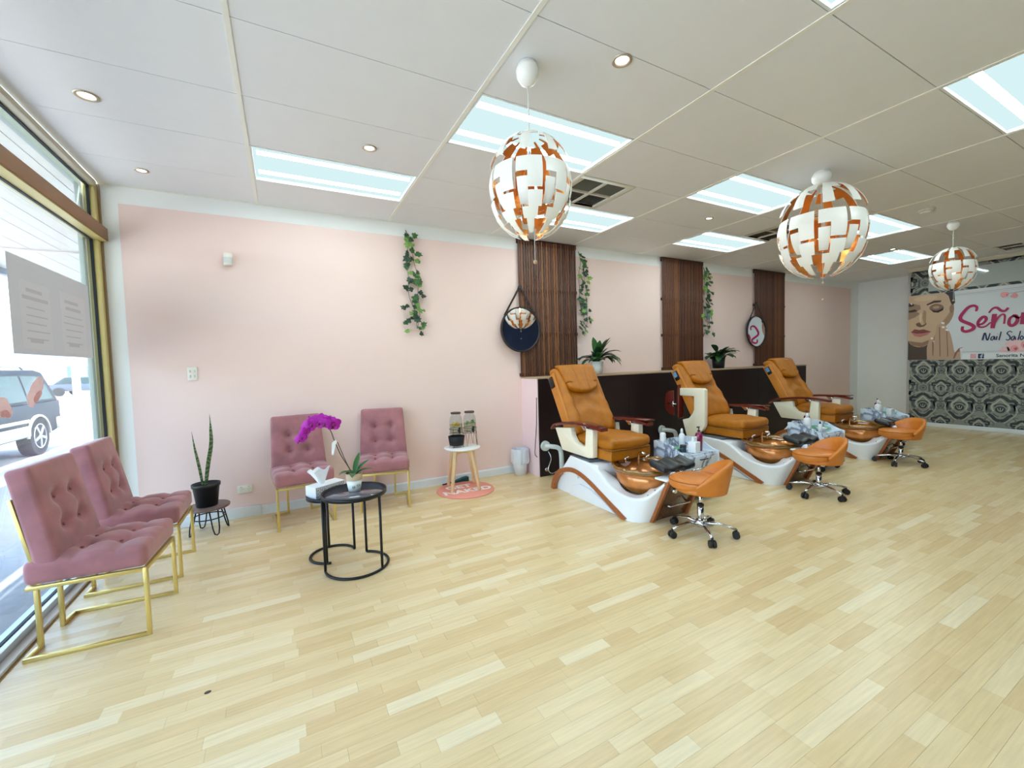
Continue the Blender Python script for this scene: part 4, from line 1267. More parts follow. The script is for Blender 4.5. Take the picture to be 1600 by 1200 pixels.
for k, ((x, y_), _) in enumerate(TR):
    g_ = 'bottles on the pedicure trolleys'; w = where[k]
    if k == 0:
        pump_bottle((x+.10, y_+.13, zt), .245, .034, m_mag2, 'dark magenta pump bottle on the '+w, g_, m_dark)
        plain_bottle((x+.06, y_+.30, zt), .20, .030, m_botw, 'white bottle at the back of the '+w, g_, m_botw)
        t = thing('tissue_pack', 'upright white tissue pack on the front of the '+w, 'tissue box', (x-.02, y_+.09, zt), R(10))
        part('pack', MB().box(-.045, .045, -.04, .04, 0, .105), m_botw, t, bevel=.004)
        part('tissue', MB().prism([(-.03, .1055), (.03, .1055), (.038, .15), (.0, .145), (-.02, .158)], 'y', -.012, .012), pm('tissue_paper', (246, 248, 250), 0.8), t)
        t = thing('jar', 'small dark blue jar on the '+w, 'jar', (x-.09, y_+.16, zt))
        part('jar', MB().lathe([(0, 0), (.028, 0), (.03, .05), (0, .05)], 18), m_blu, t)
        part('lid', MB().lathe([(.031, .051), (.031, .068), (0, .069)], 18), m_dark, t)
        gx_, gy_ = x-.10, y_+.28
        t = thing('towel_roll', 'white ribbed towel roll at the back corner of the '+w, 'towel', (x-.18, y_+.33, zt), 0)
        part('roll', MB().lathe([(0, 0), (.028, 0)]+[(.028+.003*(i % 2), .02+.02*i) for i in range(8)]+[(.02, .178), (0, .18)], 18), m_botw, t)
    elif k == 1:
        plain_bottle((x-.16, y_+.22, zt), .22, .040, m_botw, 'big white bottle on the '+w, g_, m_botw)
        pump_bottle((x-.07, y_+.27, zt), .25, .032, m_mag2, 'dark magenta pump bottle on the '+w, g_, m_dark)
        plain_bottle((x+.03, y_+.30, zt), .20, .028, m_botc, 'clear bottle on the '+w, g_, m_botw)
        t = thing('bowl', 'small white bowl on the '+w, 'bowl', (x+.02, y_+.15, zt))
        part('bowl', MB().lathe([(0, 0), (.03, 0), (.055, .035), (.051, .035), (.028, .006), (0, .006)], 22), m_botw, t)
        plain_bottle((x-.12, y_+.10, zt), .13, .020, m_botw, 'small white bottle with black print on the '+w, g_, m_dark)
        gx_, gy_ = x+.13, y_+.22
    else:
        plain_bottle((x-.17, y_+.22, zt), .23, .042, m_botw, 'big white bottle on the '+w, g_, m_botw)
        pump_bottle((x-.09, y_+.26, zt), .255, .034, m_mag2, 'dark magenta pump bottle on the '+w, g_, m_dark)
        plain_bottle((x+.03, y_+.27, zt), .19, .030, m_botw, 'slim white bottle on the '+w, g_, m_botw)
        t = thing('tissue_pack', 'low white tissue pack on the '+w, 'tissue box', (x+.06, y_+.16, zt), 0)
        part('pack', MB().box(-.055, .055, -.03, .03, 0, .09), m_botw, t, bevel=.004)
        gx_, gy_ = x+.15, y_+.23
    t = thing('tray', 'mint green tray on the '+w, 'tray', (gx_, gy_, zt), 0, 'mint trays on the trolleys')
    mb = MB().box(-.06, .06, -.09, .09, 0, .006)
    for (a, b, c_, d) in ((-.06, .06, -.09, -.085), (-.06, .06, .085, .09), (-.06, -.055, -.085, .085), (.055, .06, -.085, .085)): mb.box(a, b, c_, d, .006, .03)
    part('tray', mb, m_grn, t)

# ================================================================== SLATTED WOOD SCREENS, MIRRORS, PLANTS ON THE WALL
def slat_mats():
    out = []
    for k, cc in enumerate(((100, 58, 34), (84, 46, 28), (124, 76, 42), (70, 38, 26))):
        out.append(pm('walnut_slat_%s' % 'abcd'[k], cc, 0.45, var=0.22, scale=5, stretch=(14, 14, 1)))
    return out
m_sl = slat_mats()
m_bat = pm('walnut_batten', (58, 28, 22), 0.5, var=0.15, scale=6)
SC = [(2.745, 3.632, 'slatted walnut screen with a dark mirror, nearest of the three screens'),
      (5.240, 6.168, 'middle slatted walnut screen, without a mirror'),
      (7.541, 8.465, 'farthest slatted walnut screen, with the white-reflecting mirror')]
slm = [MB().box(-.0135, .0135, -.006, .006, 0, 1.69).mesh('slat', m, bevel=0.002, seg=1) for m in m_sl]
rs = random.Random(9)
for (x0, x1, lb) in SC:
    t = thing('slat_screen', lb, 'wood screen', ((x0+x1)/2, YW-.002, 1.196), 0, 'slatted walnut screens on the pink wall')
    n = 24; w = x1-x0
    for i in range(n):
        inst(slm[rs.choice((0,0,1,1,2,3))], 'slat', t, (-w/2+w*(i+.5)/n, -.034, 0))
    for z in (.02, .53, 1.08, 1.665):
        part('batten', MB().box(-w/2, w/2, -.0275, -.002, z-.019, z+.019), m_bat, t, bevel=0.002)
    part('top_cap', MB().box(-w/2-.004, w/2+.004, -.045, -.002, 1.691, 1.703), m_bat, t)
    cl = MB()
    for i in range(n):
        for z in (.02, .53, 1.08, 1.665):
            cl.box(-w/2+w*(i+1)/n-.004, -w/2+w*(i+1)/n+.004, -.0405, -.0285, z-.019, z+.019)
    part('cross_pegs', cl, m_bat, t)

m_mir = pm('mirror_silver', (244, 246, 248), 0.015, metal=1.0, var=0.0)
m_strap = pm('dark_strap', (40, 22, 20), 0.6, var=0.1)
for (cx, cz, hz, lb) in ((2.748, 1.777, 2.285, 'round mirror hung by a strap on the nearest wood screen, dark reflection'),
                         (7.545, 1.805, 2.300, 'round mirror hung by a strap on the farthest wood screen, pale reflection')):
    t = thing('round_mirror', lb, 'mirror', (cx, YW-.066, cz), 0, 'round strap mirrors')
    mb = MB().lathe([(.262, -.006), (.262, .004)], 64, smooth=False)
    part('glass', xf(mb, Matrix.Rotation(R(90), 4, 'X')), m_mir, t)
    mb = MB().lathe([(.262, -.012), (.278, -.012), (.278, .016), (.262, .016), (.262, -.012)], 64, caps=False)
    part('frame', xf(mb, Matrix.Rotation(R(90), 4, 'X')), m_strap, t)
    dz = hz-cz
    for s_ in (-1, 1):
        part('strap', MB().bar((s_*.225, 0, .165), (s_*.012, 0, dz), .022, .005, upv=(0, 1, 0)), m_strap, t)
    part('hook', MB().tube([(0, .012, dz+.01), (0, -.014, dz+.01)], .024, 14), m_dark, t)

# ivy garlands
def ivy_leaf(m, nm):
    out = [(0, 0), (.018, -.004), (.030, .010), (.022, .020), (.028, .036), (.012, .036), (0, .058)]
    full = out + [(-a, b) for a, b in out[1:-1]][::-1]
    vs = [(0, .018, .004)] + [(a, b, -.10*abs(a)-.06*b) for a, b in full]
    n = len(full)
    return MB().add(vs, [(0, 1+i, 1+(i+1) % n) for i in range(n)]).mesh(nm, m)
ivy = [ivy_leaf(m_leafd, 'ivy_leaf_dark'), ivy_leaf(m_leaf, 'ivy_leaf_mid'), ivy_leaf(m_leafl, 'ivy_leaf_light')]
m_string = pm('vine_stem', (64, 62, 44), 0.7)
m_vase = glass('vase_glass', (214, 226, 230))
VN = [(1.430, 0.0, 60, 1.2, 'ivy garland with a glass vase alone on the pink wall, nearest the window'),
      (3.745, .03, 58, 1.1, 'ivy garland hanging right of the nearest wood screen'),
      (6.262, .03, 58, 1.15, 'ivy garland hanging right of the middle wood screen')]
rv = random.Random(21)
for (vx, dy, nl, sc, lb) in VN:
    t = thing('ivy_garland', lb, 'hanging plant', (vx, YW-.004, 1.72), 0, 'hanging ivy garlands')
    for s_ in (-1, 1):
        pts = [( -.055, -.012, 1.115)] + [(s_*.055*math.sin(PI*i/9)+.02*i/9+.012*math.sin(i*1.9)-.055*(1-i/9)+.02, -.022-.01*math.sin(i), 1.08-1.03*i/9) for i in range(1, 10)]
        part('stem', MB().tube(smooth_pts(pts, 3), .0026, 5), m_string, t)
    for i in range(nl):
        f_ = (i+.5)/nl
        z = 1.06-1.06*f_+rv.uniform(-.015, .015)
        spread = .06+.045*min(1, f_*1.6)
        x = rv.uniform(-spread, spread)+.025*f_-.02
        q = rv.random()
        me = ivy[0] if q < .45 else (ivy[1] if q < .8 else ivy[2])
        nrm = Vector((rv.uniform(-.8, .8), -1, rv.uniform(-.1, 1.1))).normalized()
        e = nrm.to_track_quat('Z', 'Y').to_matrix().to_4x4() @ Matrix.Rotation(rv.uniform(0, 6.28), 4, 'Z')
        inst(me, 'ivy_leaf', t, (x, -.052-rv.uniform(0, .03), z), e.to_euler(), sc*rv.uniform(.75, 1.25))
    part('glass_vase', MB().lathe([(0, 0), (.022, 0), (.027, .05), (.026, .12), (.020, .16), (.019, .16), (.024, .12), (.024, .05), (.019, .004), (0, .004)], 18), m_vase, t, loc=(.03, -.035, .27))
    part('vase_water', MB().lathe([(0, .005), (.0185, .005), (.0235, .05), (.0235, .09), (0, .09)], 16), pm('vase_water', (228, 234, 236), 0.1), t, loc=(.03, -.035, .27))

# pots on the ledge
t = thing('potted_plant', 'leafy plant in a white pot on the ledge between the first two wood screens', 'potted plant', (3.81, 2.16, 1.191))
part('pot', MB().lathe([(0, 0), (.066, 0), (.082, .165), (.076, .165), (.062, .01), (0, .01)], 28), pm('pot_white', (238, 238, 232), 0.4), t)
part('soil', MB().lathe([(0, .15), (.072, .148)], 18), m_soil, t)
rp_ = random.Random(4)
for i in range(52):
    a = rp_.uniform(0, 2*PI); u = rp_.uniform(.6, 1.5)
    part('leaf', blade(MB(), (.02*math.cos(a), .02*math.sin(a), .15), a, rp_.uniform(.24, .38)*(.5 if math.sin(a) > .25 else 1), rp_.uniform(.055, .09), rp_.uniform(1.0, 2.2) if u < 1.2 else rp_.uniform(.3, .9), u, 7, .15,
         wf=lambda q: 0.12+0.9*max(0, math.sin(PI*max(0, (q-.2)/.8)))**.7 if q > .2 else .12), m_leafd if rp_.random() < .65 else m_leaf, t)
t = thing('potted_plant', 'bushy plant in a dark pot on the ledge right of the middle wood screen', 'potted plant', (6.29, 2.16, 1.191))
part('pot', MB().lathe([(0, 0), (.085, 0), (.10, .17), (.095, .17), (.08, .01), (0, .01)], 28), pm('pot_dark', (30, 34, 34), 0.4, var=0.1), t)
part('soil', MB().lathe([(0, .155), (.092, .152)], 18), m_soil, t)
for i in range(54):
    a = rp_.uniform(0, 2*PI); u = rp_.uniform(.5, 1.3)
    part('leaf', blade(MB(), (.03*math.cos(a), .03*math.sin(a), .155), a, rp_.uniform(.20, .34)*(.5 if math.sin(a) > .25 else 1), rp_.uniform(.08, .12), rp_.uniform(.8, 1.8), u, 7, .12,
         wf=lambda q: 0.10+0.95*max(0, math.sin(PI*max(0, (q-.35)/.65)))**.6 if q > .35 else .10), m_leafd if rp_.random() < .6 else m_leaf, t)

# small wall fittings
m_fit = pm('fitting_white', (236, 234, 222), 0.4, var=0.01)
t = thing('motion_sensor', 'small white motion sensor high on the pink wall', 'motion sensor', (-.247, YW-.002, 2.315))
part('housing', MB().lathe([(0, 0), (.034, 0), (.036, .01), (.036, .10), (.03, .11), (0, .112)], 20, sy=.9), m_fit, t, loc=(0, -.030, 0))
part('lens', MB().surf(lambda u, v: (.0365*math.cos(PI+PI*u), -.030+.034*math.sin(PI+PI*u), .02+.05*v), 16, 2), pm('sensor_lens', (214, 216, 214), 0.3), t)
t = thing('light_switch', 'white light switch plate on the pink wall near the window', 'light switch', (-.564, YW-.002, 1.351))
part('plate', MB().box(-.036, .036, -.009, 0, -.058, .058), m_fit, t, bevel=.003)
for (a, b) in ((-.016, .022), (.016, .022), (-.016, -.022), (.016, -.022)):
    part('rocker', MB().box(a-.006, a+.006, -.0125, -.0092, b-.011, b+.011), pm('rocker', (206, 204, 196), 0.4), t, bevel=.001)
t = thing('power_outlet', 'white double power outlet low on the pink wall', 'power outlet', (-.225, YW-.002, .262))
part('plate', MB().box(-.060, .060, -.010, 0, -.036, .036), m_fit, t, bevel=.003)
for sx_ in (-.03, .03):
    mb = MB()
    for (a, b, an) in ((-.008, .006, .5), (.008, .006, -.5), (0, -.012, 0)):
        mb.bar((sx_+a-.004*math.sin(an), -.0107, b-.005*math.cos(an)), (sx_+a+.004*math.sin(an), -.0107, b+.005*math.cos(an)), .0024, .0012)
    part('socket', mb, m_dark, t)
    part('rocker', MB().box(sx_-.005, sx_+.005, -.013, -.0102, .018, .030), pm('rocker', (206, 204, 196), 0.4), t)

# ================================================================== GLOBE PENDANTS
m_shade = pm('shade_white', (244, 244, 238), 0.3, var=0.01)
m_copper = pm('shade_copper_inside', (232, 154, 74), 0.26, metal=0.7, var=0.08, scale=20)
m_bulb = em('pendant_bulb', (255, 236, 206), 3.0)
m_cord = pm('white_cord', (232, 232, 226), 0.5)
def shell_piece(cells, rx, rz, k, off, step=5.0, th=0.0035):
    """cells: set of (lon, lat) grid cells of the given step; a curved plate, white outside and copper inside"""
    idx = {}; vs = []
    def V(i, j, inner):
        key = (i, j, inner)
        if key not in idx:
            lo = R(i*step)+k; la = R(j*step)
            a, b = rx+off-(th if inner else 0), rz+off-(th if inner else 0)
            idx[key] = len(vs)
            vs.append((a*math.cos(la)*math.cos(lo), a*math.cos(la)*math.sin(lo), b*math.sin(la)))
        return idx[key]
    out = []; inn = []; rim = []
    for (i, j) in cells:
        out.append((V(i,j,0), V(i+1,j,0), V(i+1,j+1,0), V(i,j+1,0)))
        inn.append((V(i,j+1,1), V(i+1,j+1,1), V(i+1,j,1), V(i,j,1)))
        for (di, dj, p, q) in ((-1,0,(i,j+1),(i,j)), (1,0,(i+1,j),(i+1,j+1)), (0,-1,(i,j),(i+1,j)), (0,1,(i+1,j+1),(i,j+1))):
            if (i+di, j+dj) not in cells:
                rim.append((V(*p,0), V(*p,1), V(*q,1), V(*q,0)))
    mb = MB(); mb.add(vs, out, 0, False)
    o = 0
    for q in inn: mb.f.append(q); mb.m.append(1); mb.sm.append(False)
    for q in rim: mb.f.append(q); mb.m.append(0); mb.sm.append(False)
    return mb
def cells(*rects):
    s_ = set()
    for (a, b, c_, d) in rects:
        for i in range(a, b):
            for j in range(c_, d): s_.add((i, j))
    return s_
TOPC = cells((1, 4, 3, 13), (4, 7, 9, 13), (1, 3, 13, 15))
M1 = cells((0, 3, 0, 4), (3, 7, -4, 4))
M2 = cells((0, 3, -8, -1))
BOT = cells((3, 7, -6, -2), (1, 6, -9, -6), (2, 5, -14, -9))
def pendant(loc, rx, hz, canr, canh, cz, label, spin, balls):
    rz = rx*1.0; ex = rx*.25
    t = thing('globe_pendant', label, 'pendant lamp', (loc[0], loc[1], 0), 0, 'white and copper globe pendants')
    part('canopy', MB().lathe([(canr*.80, H-.0005), (canr, H-canh*.30), (canr*.93, H-canh*.58), (canr*.62, H-canh*.86), (canr*.2, H-canh), (0, H-canh)], 28), m_shade, t)
    part('cord', MB().tube([(0, 0, H-canh+.003), (0, 0, cz+rz*.55)], .0032, 6), m_cord, t)
    part('socket', MB().lathe([(0, cz+.03), (.024, cz+.03), (.026, cz+.10), (.012, cz+.115), (0, cz+.115)], 18), m_shade, t)
    part('bulb', MB().ball((0, 0, cz-.02), .038, 16, (1, 1, 1.2)), m_bulb, t)
    fr = MB()
    for zz, rr_ in ((cz+rz*.52, rx*.30), (cz-rz*.55, rx*.30)):
        fr.tube([(rr_*math.cos(2*PI*i/24), rr_*math.sin(2*PI*i/24), zz) for i in range(24)], .004, 6, closed=True)
        for k in range(4):
            a = PI/2*k; fr.tube([(0, 0, zz), (rr_*math.cos(a), rr_*math.sin(a), zz)], .0025, 5)
    for k in range(4):
        a = PI/2*k+.4; fr.tube([(rx*.3*math.cos(a), rx*.3*math.sin(a), cz+rz*.52), (rx*.3*math.cos(a), rx*.3*math.sin(a), cz-rz*.55)], .0025, 5)
    part('inner_frame', fr, m_copper, t)
    core = MB()
    for k in range(8):
        a = 2*PI*k/8+.2
        core.add([(rx*.42*math.cos(a-.22), rx*.42*math.sin(a-.22), cz+rz*.3), (rx*.42*math.cos(a+.22), rx*.42*math.sin(a+.22), cz+rz*.3),
                  (rx*.40*math.cos(a+.30), rx*.40*math.sin(a+.30), cz-rz*.25), (rx*.40*math.cos(a-.30), rx*.40*math.sin(a-.30), cz-rz*.25)], [(0,1,2,3)])
    part('reflector', core, m_copper, t)
    for k in range(9):
        a = R(40*k)+spin
        for (cs, off, dz) in ((TOPC, .004, ex), (M1, .006, 0), (M2, -.006, -.004), (BOT, .0, -ex)):
            mb = shell_piece(cs, rx, rz, a, off*rx/.3)
            o = part('shade_panel', mb, [m_shade, m_copper], t, loc=(0, 0, cz+dz))
            for p in o.data.polygons: p.use_smooth = True
            try: o.data.set_sharp_from_angle(angle=R(30))
            except Exception: pass
    part('pull_cord', MB().tube([(.012, -.01, cz-rz*.5), (.012, -.01, balls[0])], .0016, 5), m_cord, t)
    for z in balls:
        part('pull_bead', MB().ball((.012, -.01, z), .011, 12), pm('bead_beech', (196, 160, 128), 0.4), t)
pendant((1.33, -.315), .212, .265, .060, .112, 2.280, 'white and copper globe pendant nearest the viewer, in front of the first screen', R(60), (1.896,))
pendant((4.225, -.294), .312, .372, .072, .125, 2.405, 'biggest white and copper globe pendant, in the middle of the row', R(42), (1.975, 1.835))
pendant((7.27, -.25), .205, .240, .058, .105, 2.345, 'farthest white and copper globe pendant, before the wallpapered wall', R(20), (1.97,))

# ================================================================== WALLPAPER PRINT, BANNER, GLOSSY BOARD
m_wd = pm('damask_dark', (50, 58, 62), 0.6, var=0.15, scale=60)
m_wm = pm('damask_mid', (86, 92, 94), 0.6, var=0.12, scale=60)
m_wlt = pm('damask_light', (186, 188, 176), 0.6, var=0.06, scale=60)
def motif(mb, cy, cz, k, X, big=True):
    def P(pts): return [(min(1.199, cy+a*k), min(2.838, max(.072, cz+b*k))) for a, b in pts]
    for s_ in (-1, 1):
        def Q(pts): return [(s_*a, b) for a, b in pts]
        mb.ribbon(P(Q(smooth_pts([(0, .195), (.05, .165), (.085, .125), (.135, .125), (.165, .095)], 3))), [.042*k]*13, x=X, mat=0)
        mb.ribbon(P(Q(smooth_pts([(.165, .095), (.150, .065), (.115, .065), (.105, .085)], 3))), [.034*k]*10, x=X, mat=0)
        mb.ribbon(P(Q(smooth_pts([(.120, .055), (.135, .015), (.120, -.03), (.095, -.05)], 3))), [.040*k]*10, x=X, mat=1)
        mb.ribbon(P(Q(smooth_pts([(.0, -.185), (.05, -.165), (.085, -.115), (.125, -.085)], 3))), [(.050-.002*i)*k for i in range(10)], x=X, mat=0)
        mb.ribbon(P(Q(smooth_pts([(.012, -.12), (.05, -.10), (.075, -.07)], 3))), [.016*k]*7, x=X, mat=1)
        mb.ribbon(P(Q(smooth_pts([(0, .150), (.03, .115), (.052, .085), (.085, .055), (.088, .01), (.07, -.04)], 3))), [.015*k]*16, x=X-.0001, mat=2)
        mb.ribbon(P(Q(smooth_pts([(.02, .225), (.08, .205), (.15, .165), (.195, .10)], 3))), [.008*k]*10, x=X, mat=2)
        mb.ribbon(P(Q(smooth_pts([(.16, .03), (.17, -.03), (.15, -.09), (.10, -.15), (.04, -.215)], 3))), [.008*k]*13, x=X, mat=2)
        mb.ribbon(P(Q(smooth_pts([(.175, .0), (.20, -.02), (.19, -.06), (.165, -.05)], 3))), [.009*k]*10, x=X, mat=1)
        mb.ribbon(P(Q(smooth_pts([(.20, .13), (.235, .10), (.225, .06), (.20, .075)], 3))), [.012*k]*10, x=X, mat=1)
        mb.ribbon(P(Q(smooth_pts([(.06, .235), (.10, .255), (.13, .225), (.11, .205)], 3))), [.012*k]*10, x=X, mat=1)
        mb.ribbon(P(Q(smooth_pts([(.09, -.20), (.14, -.21), (.16, -.16), (.135, -.15)], 3))), [.014*k]*10, x=X, mat=1)
        mb.ribbon(P(Q(smooth_pts([(.0, .075), (.035, .065), (.055, .048), (.06, .03)], 3))), [.016*k]*10, x=X, mat=0)
    n = 14
    if big:
        mb.add([(X,)+p for p in P([(.056*math.cos(2*PI*i/n), -.012+.052*math.sin(2*PI*i/n)) for i in range(n)])], [tuple(range(n))], 0)
        mb.ribbon(P(smooth_pts([(-.03, .01), (-.015, -.03), (.015, -.03), (.03, .01)], 3)), [.008*k]*10, x=X-.0001, mat=2)
        mb.ribbon(P([(0, .02), (0, -.04)]), .007*k, x=X-.0001, mat=2)
    else:
        mb.ribbon(P([(0, .045), (0, -.05)]), .034*k, x=X, mat=0)
def filler(mb, cy, cz, X):
    n = 14
    for (r0, r1, m_) in ((.052, .038, 1), (.024, .0, 1)):
        for i in range(n):
            a, b = 2*PI*i/n, 2*PI*(i+1)/n
            q = [(r0*math.cos(a), r0*math.sin(a)), (r0*math.cos(b), r0*math.sin(b)), (r1*math.cos(b), r1*math.sin(b)), (r1*math.cos(a), r1*math.sin(a))]
            mb.add([(X, cy+u, min(2.838, max(.072, cz+w))) for u, w in q], [(0,1,2,3)], m_)
    for s_ in (-1, 1):
        mb.ribbon([(cy+s_*.09, min(2.838, max(.072, cz+.07))), (cy+s_*.08, min(2.838, max(.072, cz+.0))), (cy+s_*.09, min(2.838, max(.072, cz-.07)))], .022, x=X, mat=1)
        mb.ribbon([(cy+s_*.02, min(2.838, max(.072, cz+.08))), (cy+s_*.05, min(2.838, max(.072, cz+.10)))], .012, x=X, mat=0)
wp = MB(); X0 = XB-.0026
for k in range(-1, 11):
    for m_ in range(-3, 3):
        cy, cz = 1.01-.48*k, 1.02-.635*m_
        if -.15 < cz < 2.98:
            if cy-.19 < 1.2: motif(wp, cy, cz, 1.08, X0, True)
            if cy+.1 < 1.2 and .1 < cz-.3 < 2.8: filler(wp, cy, cz-.3175, X0)
        cy2, cz2 = .77-.48*k, .70-.635*m_
        if cy2-.15 < 1.2 and -.1 < cz2 < 2.95:
            motif(wp, cy2, cz2, .74, X0, False)
            if cy2+.1 < 1.2 and .1 < cz2+.32 < 2.8: filler(wp, cy2, cz2+.3175, X0)
pw = part('wallpaper_print', wp, [m_wd, m_wm, m_wlt], wr)
pw['kind'] = 'stuff'

# salon banner (flat print, layered)
def ink(name, cc): return pm('ink_'+name, cc, 0.45, var=0.01)
t = thing('salon_banner', "large salon banner with a woman's face, her hands and magenta lettering, on the wallpaper", 'banner', (0, 0, 0))
part('sheet', MB().box(XB-.0066, XB-.0029, -2.05, 1.236, 1.208, 2.40), ink('white', (216, 222, 228)), t)
LAY = [XB-.0070]
def flat(name, polys, cc, label=None, flip=False):
    mb = MB()
    for p in polys:
        mb.add([(LAY[0], a, min(2.398, max(1.21, b))) for a, b in p], [tuple(range(len(p)))])
    o = part(name, mb, ink(name, cc), t, label=label)
    LAY[0] -= .00025
    return o
def shade(cy, cz, ry, rz, n=16): return [(cy+ry*math.cos(2*PI*i/n), cz+rz*math.sin(2*PI*i/n)) for i in range(n)]
flat('portrait_ground', [[(1.234,1.212),(.92,1.212),(.92,1.5),(1.234,1.6)]], (46, 38, 32))
flat('neck', [[(1.227,1.573),(1.171,1.483),(1.039,1.449),(.934,1.514),(.93,1.213),(1.222,1.219)]], (74, 60, 50))
flat('face', [smooth_pts([(1.234,2.398),(1.05,2.398),(.80,2.398),(.665,2.36),(.627,2.184),(.629,1.996),(.676,1.866),(.734,1.79),(.782,1.629),(.914,1.527),(1.039,1.449),(1.171,1.483),(1.234,1.573)], 4)], (200, 170, 140))
flat('cheek_shadow', [[(.627,2.18),(.629,1.996),(.676,1.866),(.734,1.79),(.782,1.629),(.914,1.527),(.86,1.66),(.80,1.84),(.72,1.96),(.67,2.06)]], (166, 134, 108))
flat('jaw_shadow', [[(.914,1.527),(1.039,1.449),(1.171,1.483),(1.234,1.573),(1.15,1.55),(1.04,1.53),(.95,1.57)]], (140, 112, 88))
flat('hair', [[(.75,2.398),(.626,2.398),(.612,2.20),(.65,2.16),(.672,2.232),(.694,2.328)]], (38, 34, 38))
flat('ear', [shade(.652, 2.10, .030, .075)], (150, 116, 92))
flat('forehead_light', [shade(1.0, 2.33, .16, .05)], (212, 184, 154))
flat('eyebrow', [[(.987,2.219),(.884,2.274),(.786,2.266),(.798,2.234),(.883,2.233),(.976,2.198)]], (70, 48, 38))
flat('eyelid', [smooth_pts([(.944,2.166),(.883,2.213),(.811,2.203),(.76,2.161),(.77,2.108),(.85,2.076),(.923,2.107)], 3, True)], (132, 98, 82))
flat('eyelid_light', [shade(.855, 2.15, .045, .025)], (178, 146, 122))
flat('eyelash', [[(.948,2.144),(.902,2.105),(.85,2.088),(.79,2.11),(.756,2.142),(.763,2.088),(.829,2.052),(.891,2.068)]], (34, 24, 24))
flat('nose_side', [[(1.024,2.125),(.985,2.093),(.987,1.897),(1.014,1.871),(1.037,1.986)]], (168, 136, 108))
flat('nose_shadow', [[(1.128,1.882),(1.078,1.906),(1.045,1.846),(1.003,1.864),(.987,1.897),(.978,1.862),(1.013,1.823),(1.066,1.814),(1.114,1.838)]], (108, 80, 62))
flat('nose_light', [shade(1.065, 1.99, .018, .09)], (220, 194, 164))
flat('upper_lip', [[(1.196,1.73),(1.142,1.783),(1.076,1.763),(1.019,1.773),(.913,1.722),(1.022,1.708),(1.119,1.71)]], (132, 66, 64))
flat('lower_lip', [[(1.196,1.73),(1.119,1.71),(1.022,1.708),(.913,1.722),(.968,1.665),(1.064,1.632),(1.14,1.654)]], (186, 116, 108))
flat('lip_line', [[(1.190,1.732),(1.119,1.714),(1.022,1.712),(.92,1.724),(1.022,1.702),(1.119,1.704)]], (74, 34, 34))
flat('fingers_over_eye', [[(1.234,2.281),(1.072,2.216),(1.061,2.144),(1.125,2.109),(1.07,2.06),(1.145,1.998),(1.234,1.964)]], (150, 122, 100))
flat('finger_gap', [[(1.234,2.261),(1.182,2.265),(1.148,2.22),(1.203,2.199),(1.234,2.209)], [(1.234,2.13),(1.15,2.15),(1.10,2.115),(1.16,2.10),(1.234,2.10)]], (54, 42, 40))
flat('hand', [smooth_pts([(.961,1.214),(.969,1.417),(.945,1.54),(.925,1.615),(.884,1.610),(.880,1.48),(.874,1.50),(.862,1.60),(.850,1.72),(.840,1.828),(.80,1.85),(.784,1.885),(.74,1.878),(.73,1.80),(.704,1.76),(.675,1.70),(.652,1.621),(.625,1.46),(.599,1.33),(.552,1.405),(.495,1.42),(.535,1.335),(.523,1.213)], 2)], (188, 156, 132))
flat('finger_line', [[(.897,1.526),(.876,1.539),(.877,1.301),(.889,1.274)], [(.811,1.797),(.799,1.796),(.782,1.271),(.794,1.271)], [(.713,1.72),(.703,1.706),(.682,1.268),(.694,1.269)]], (126, 98, 80))
flat('thumb_shade', [[(.599,1.33),(.552,1.405),(.495,1.42),(.535,1.36),(.57,1.33),(.60,1.23),(.62,1.23)]], (140, 96, 84))
flat('nail', [[(.919,1.619),(.884,1.614),(.885,1.581),(.917,1.583)], [(.784,1.882),(.74,1.873),(.743,1.84),(.779,1.849)], [(.775,1.805),(.738,1.801),(.738,1.769),(.77,1.771)], [(.726,1.757),(.686,1.748),(.689,1.716),(.721,1.724)], [(.54,1.399),(.495,1.418),(.509,1.357),(.535,1.345)], [(1.208,2.277),(1.177,2.253),(1.186,2.237),(1.208,2.251)]], (240, 232, 230))
def blob(cy, cz, r_, seed):
    q = random.Random(seed)
    return [(cy+r_*(.6+.5*q.random())*math.cos(2*PI*i/11), cz+r_*(.6+.5*q.random())*math.sin(2*PI*i/11)) for i in range(11)]
flat('blossom_wash', [blob(-.10, 1.40, .15, 1), blob(.02, 1.35, .07, 2), blob(-.34, 1.48, .17, 3), blob(-.6, 1.42, .12, 4)], (240, 200, 206))
flat('blossom', [blob(.035, 2.25, .05, 5), blob(-.07, 2.22, .045, 6), blob(-.09, 1.38, .06, 7), blob(-.20, 1.44, .07, 8), blob(-.25, 2.27, .06, 9), blob(-.42, 2.2, .08, 10)], (234, 160, 166))
flat('blossom_heart', [blob(.01, 2.245, .012, 11), blob(-.10, 1.37, .025, 12), blob(-.2, 1.42, .03, 13)], (206, 96, 104))
mb = MB()
mb.ribbon([(.62, 2.335), (-.3, 2.345), (-2.0, 2.35)], .005, x=LAY[0]).ribbon([(.62, 2.315), (-2.0, 2.328)], .003, x=LAY[0])
mb.ribbon([(.51, 1.340), (-2.0, 1.322)], .004, x=LAY[0])
mb.ribbon([(-.02, 2.262), (-.4, 2.30)], .008, x=LAY[0])
part('rule_lines', mb, ink('rule', (150, 154, 160)), t); LAY[0] -= .00025
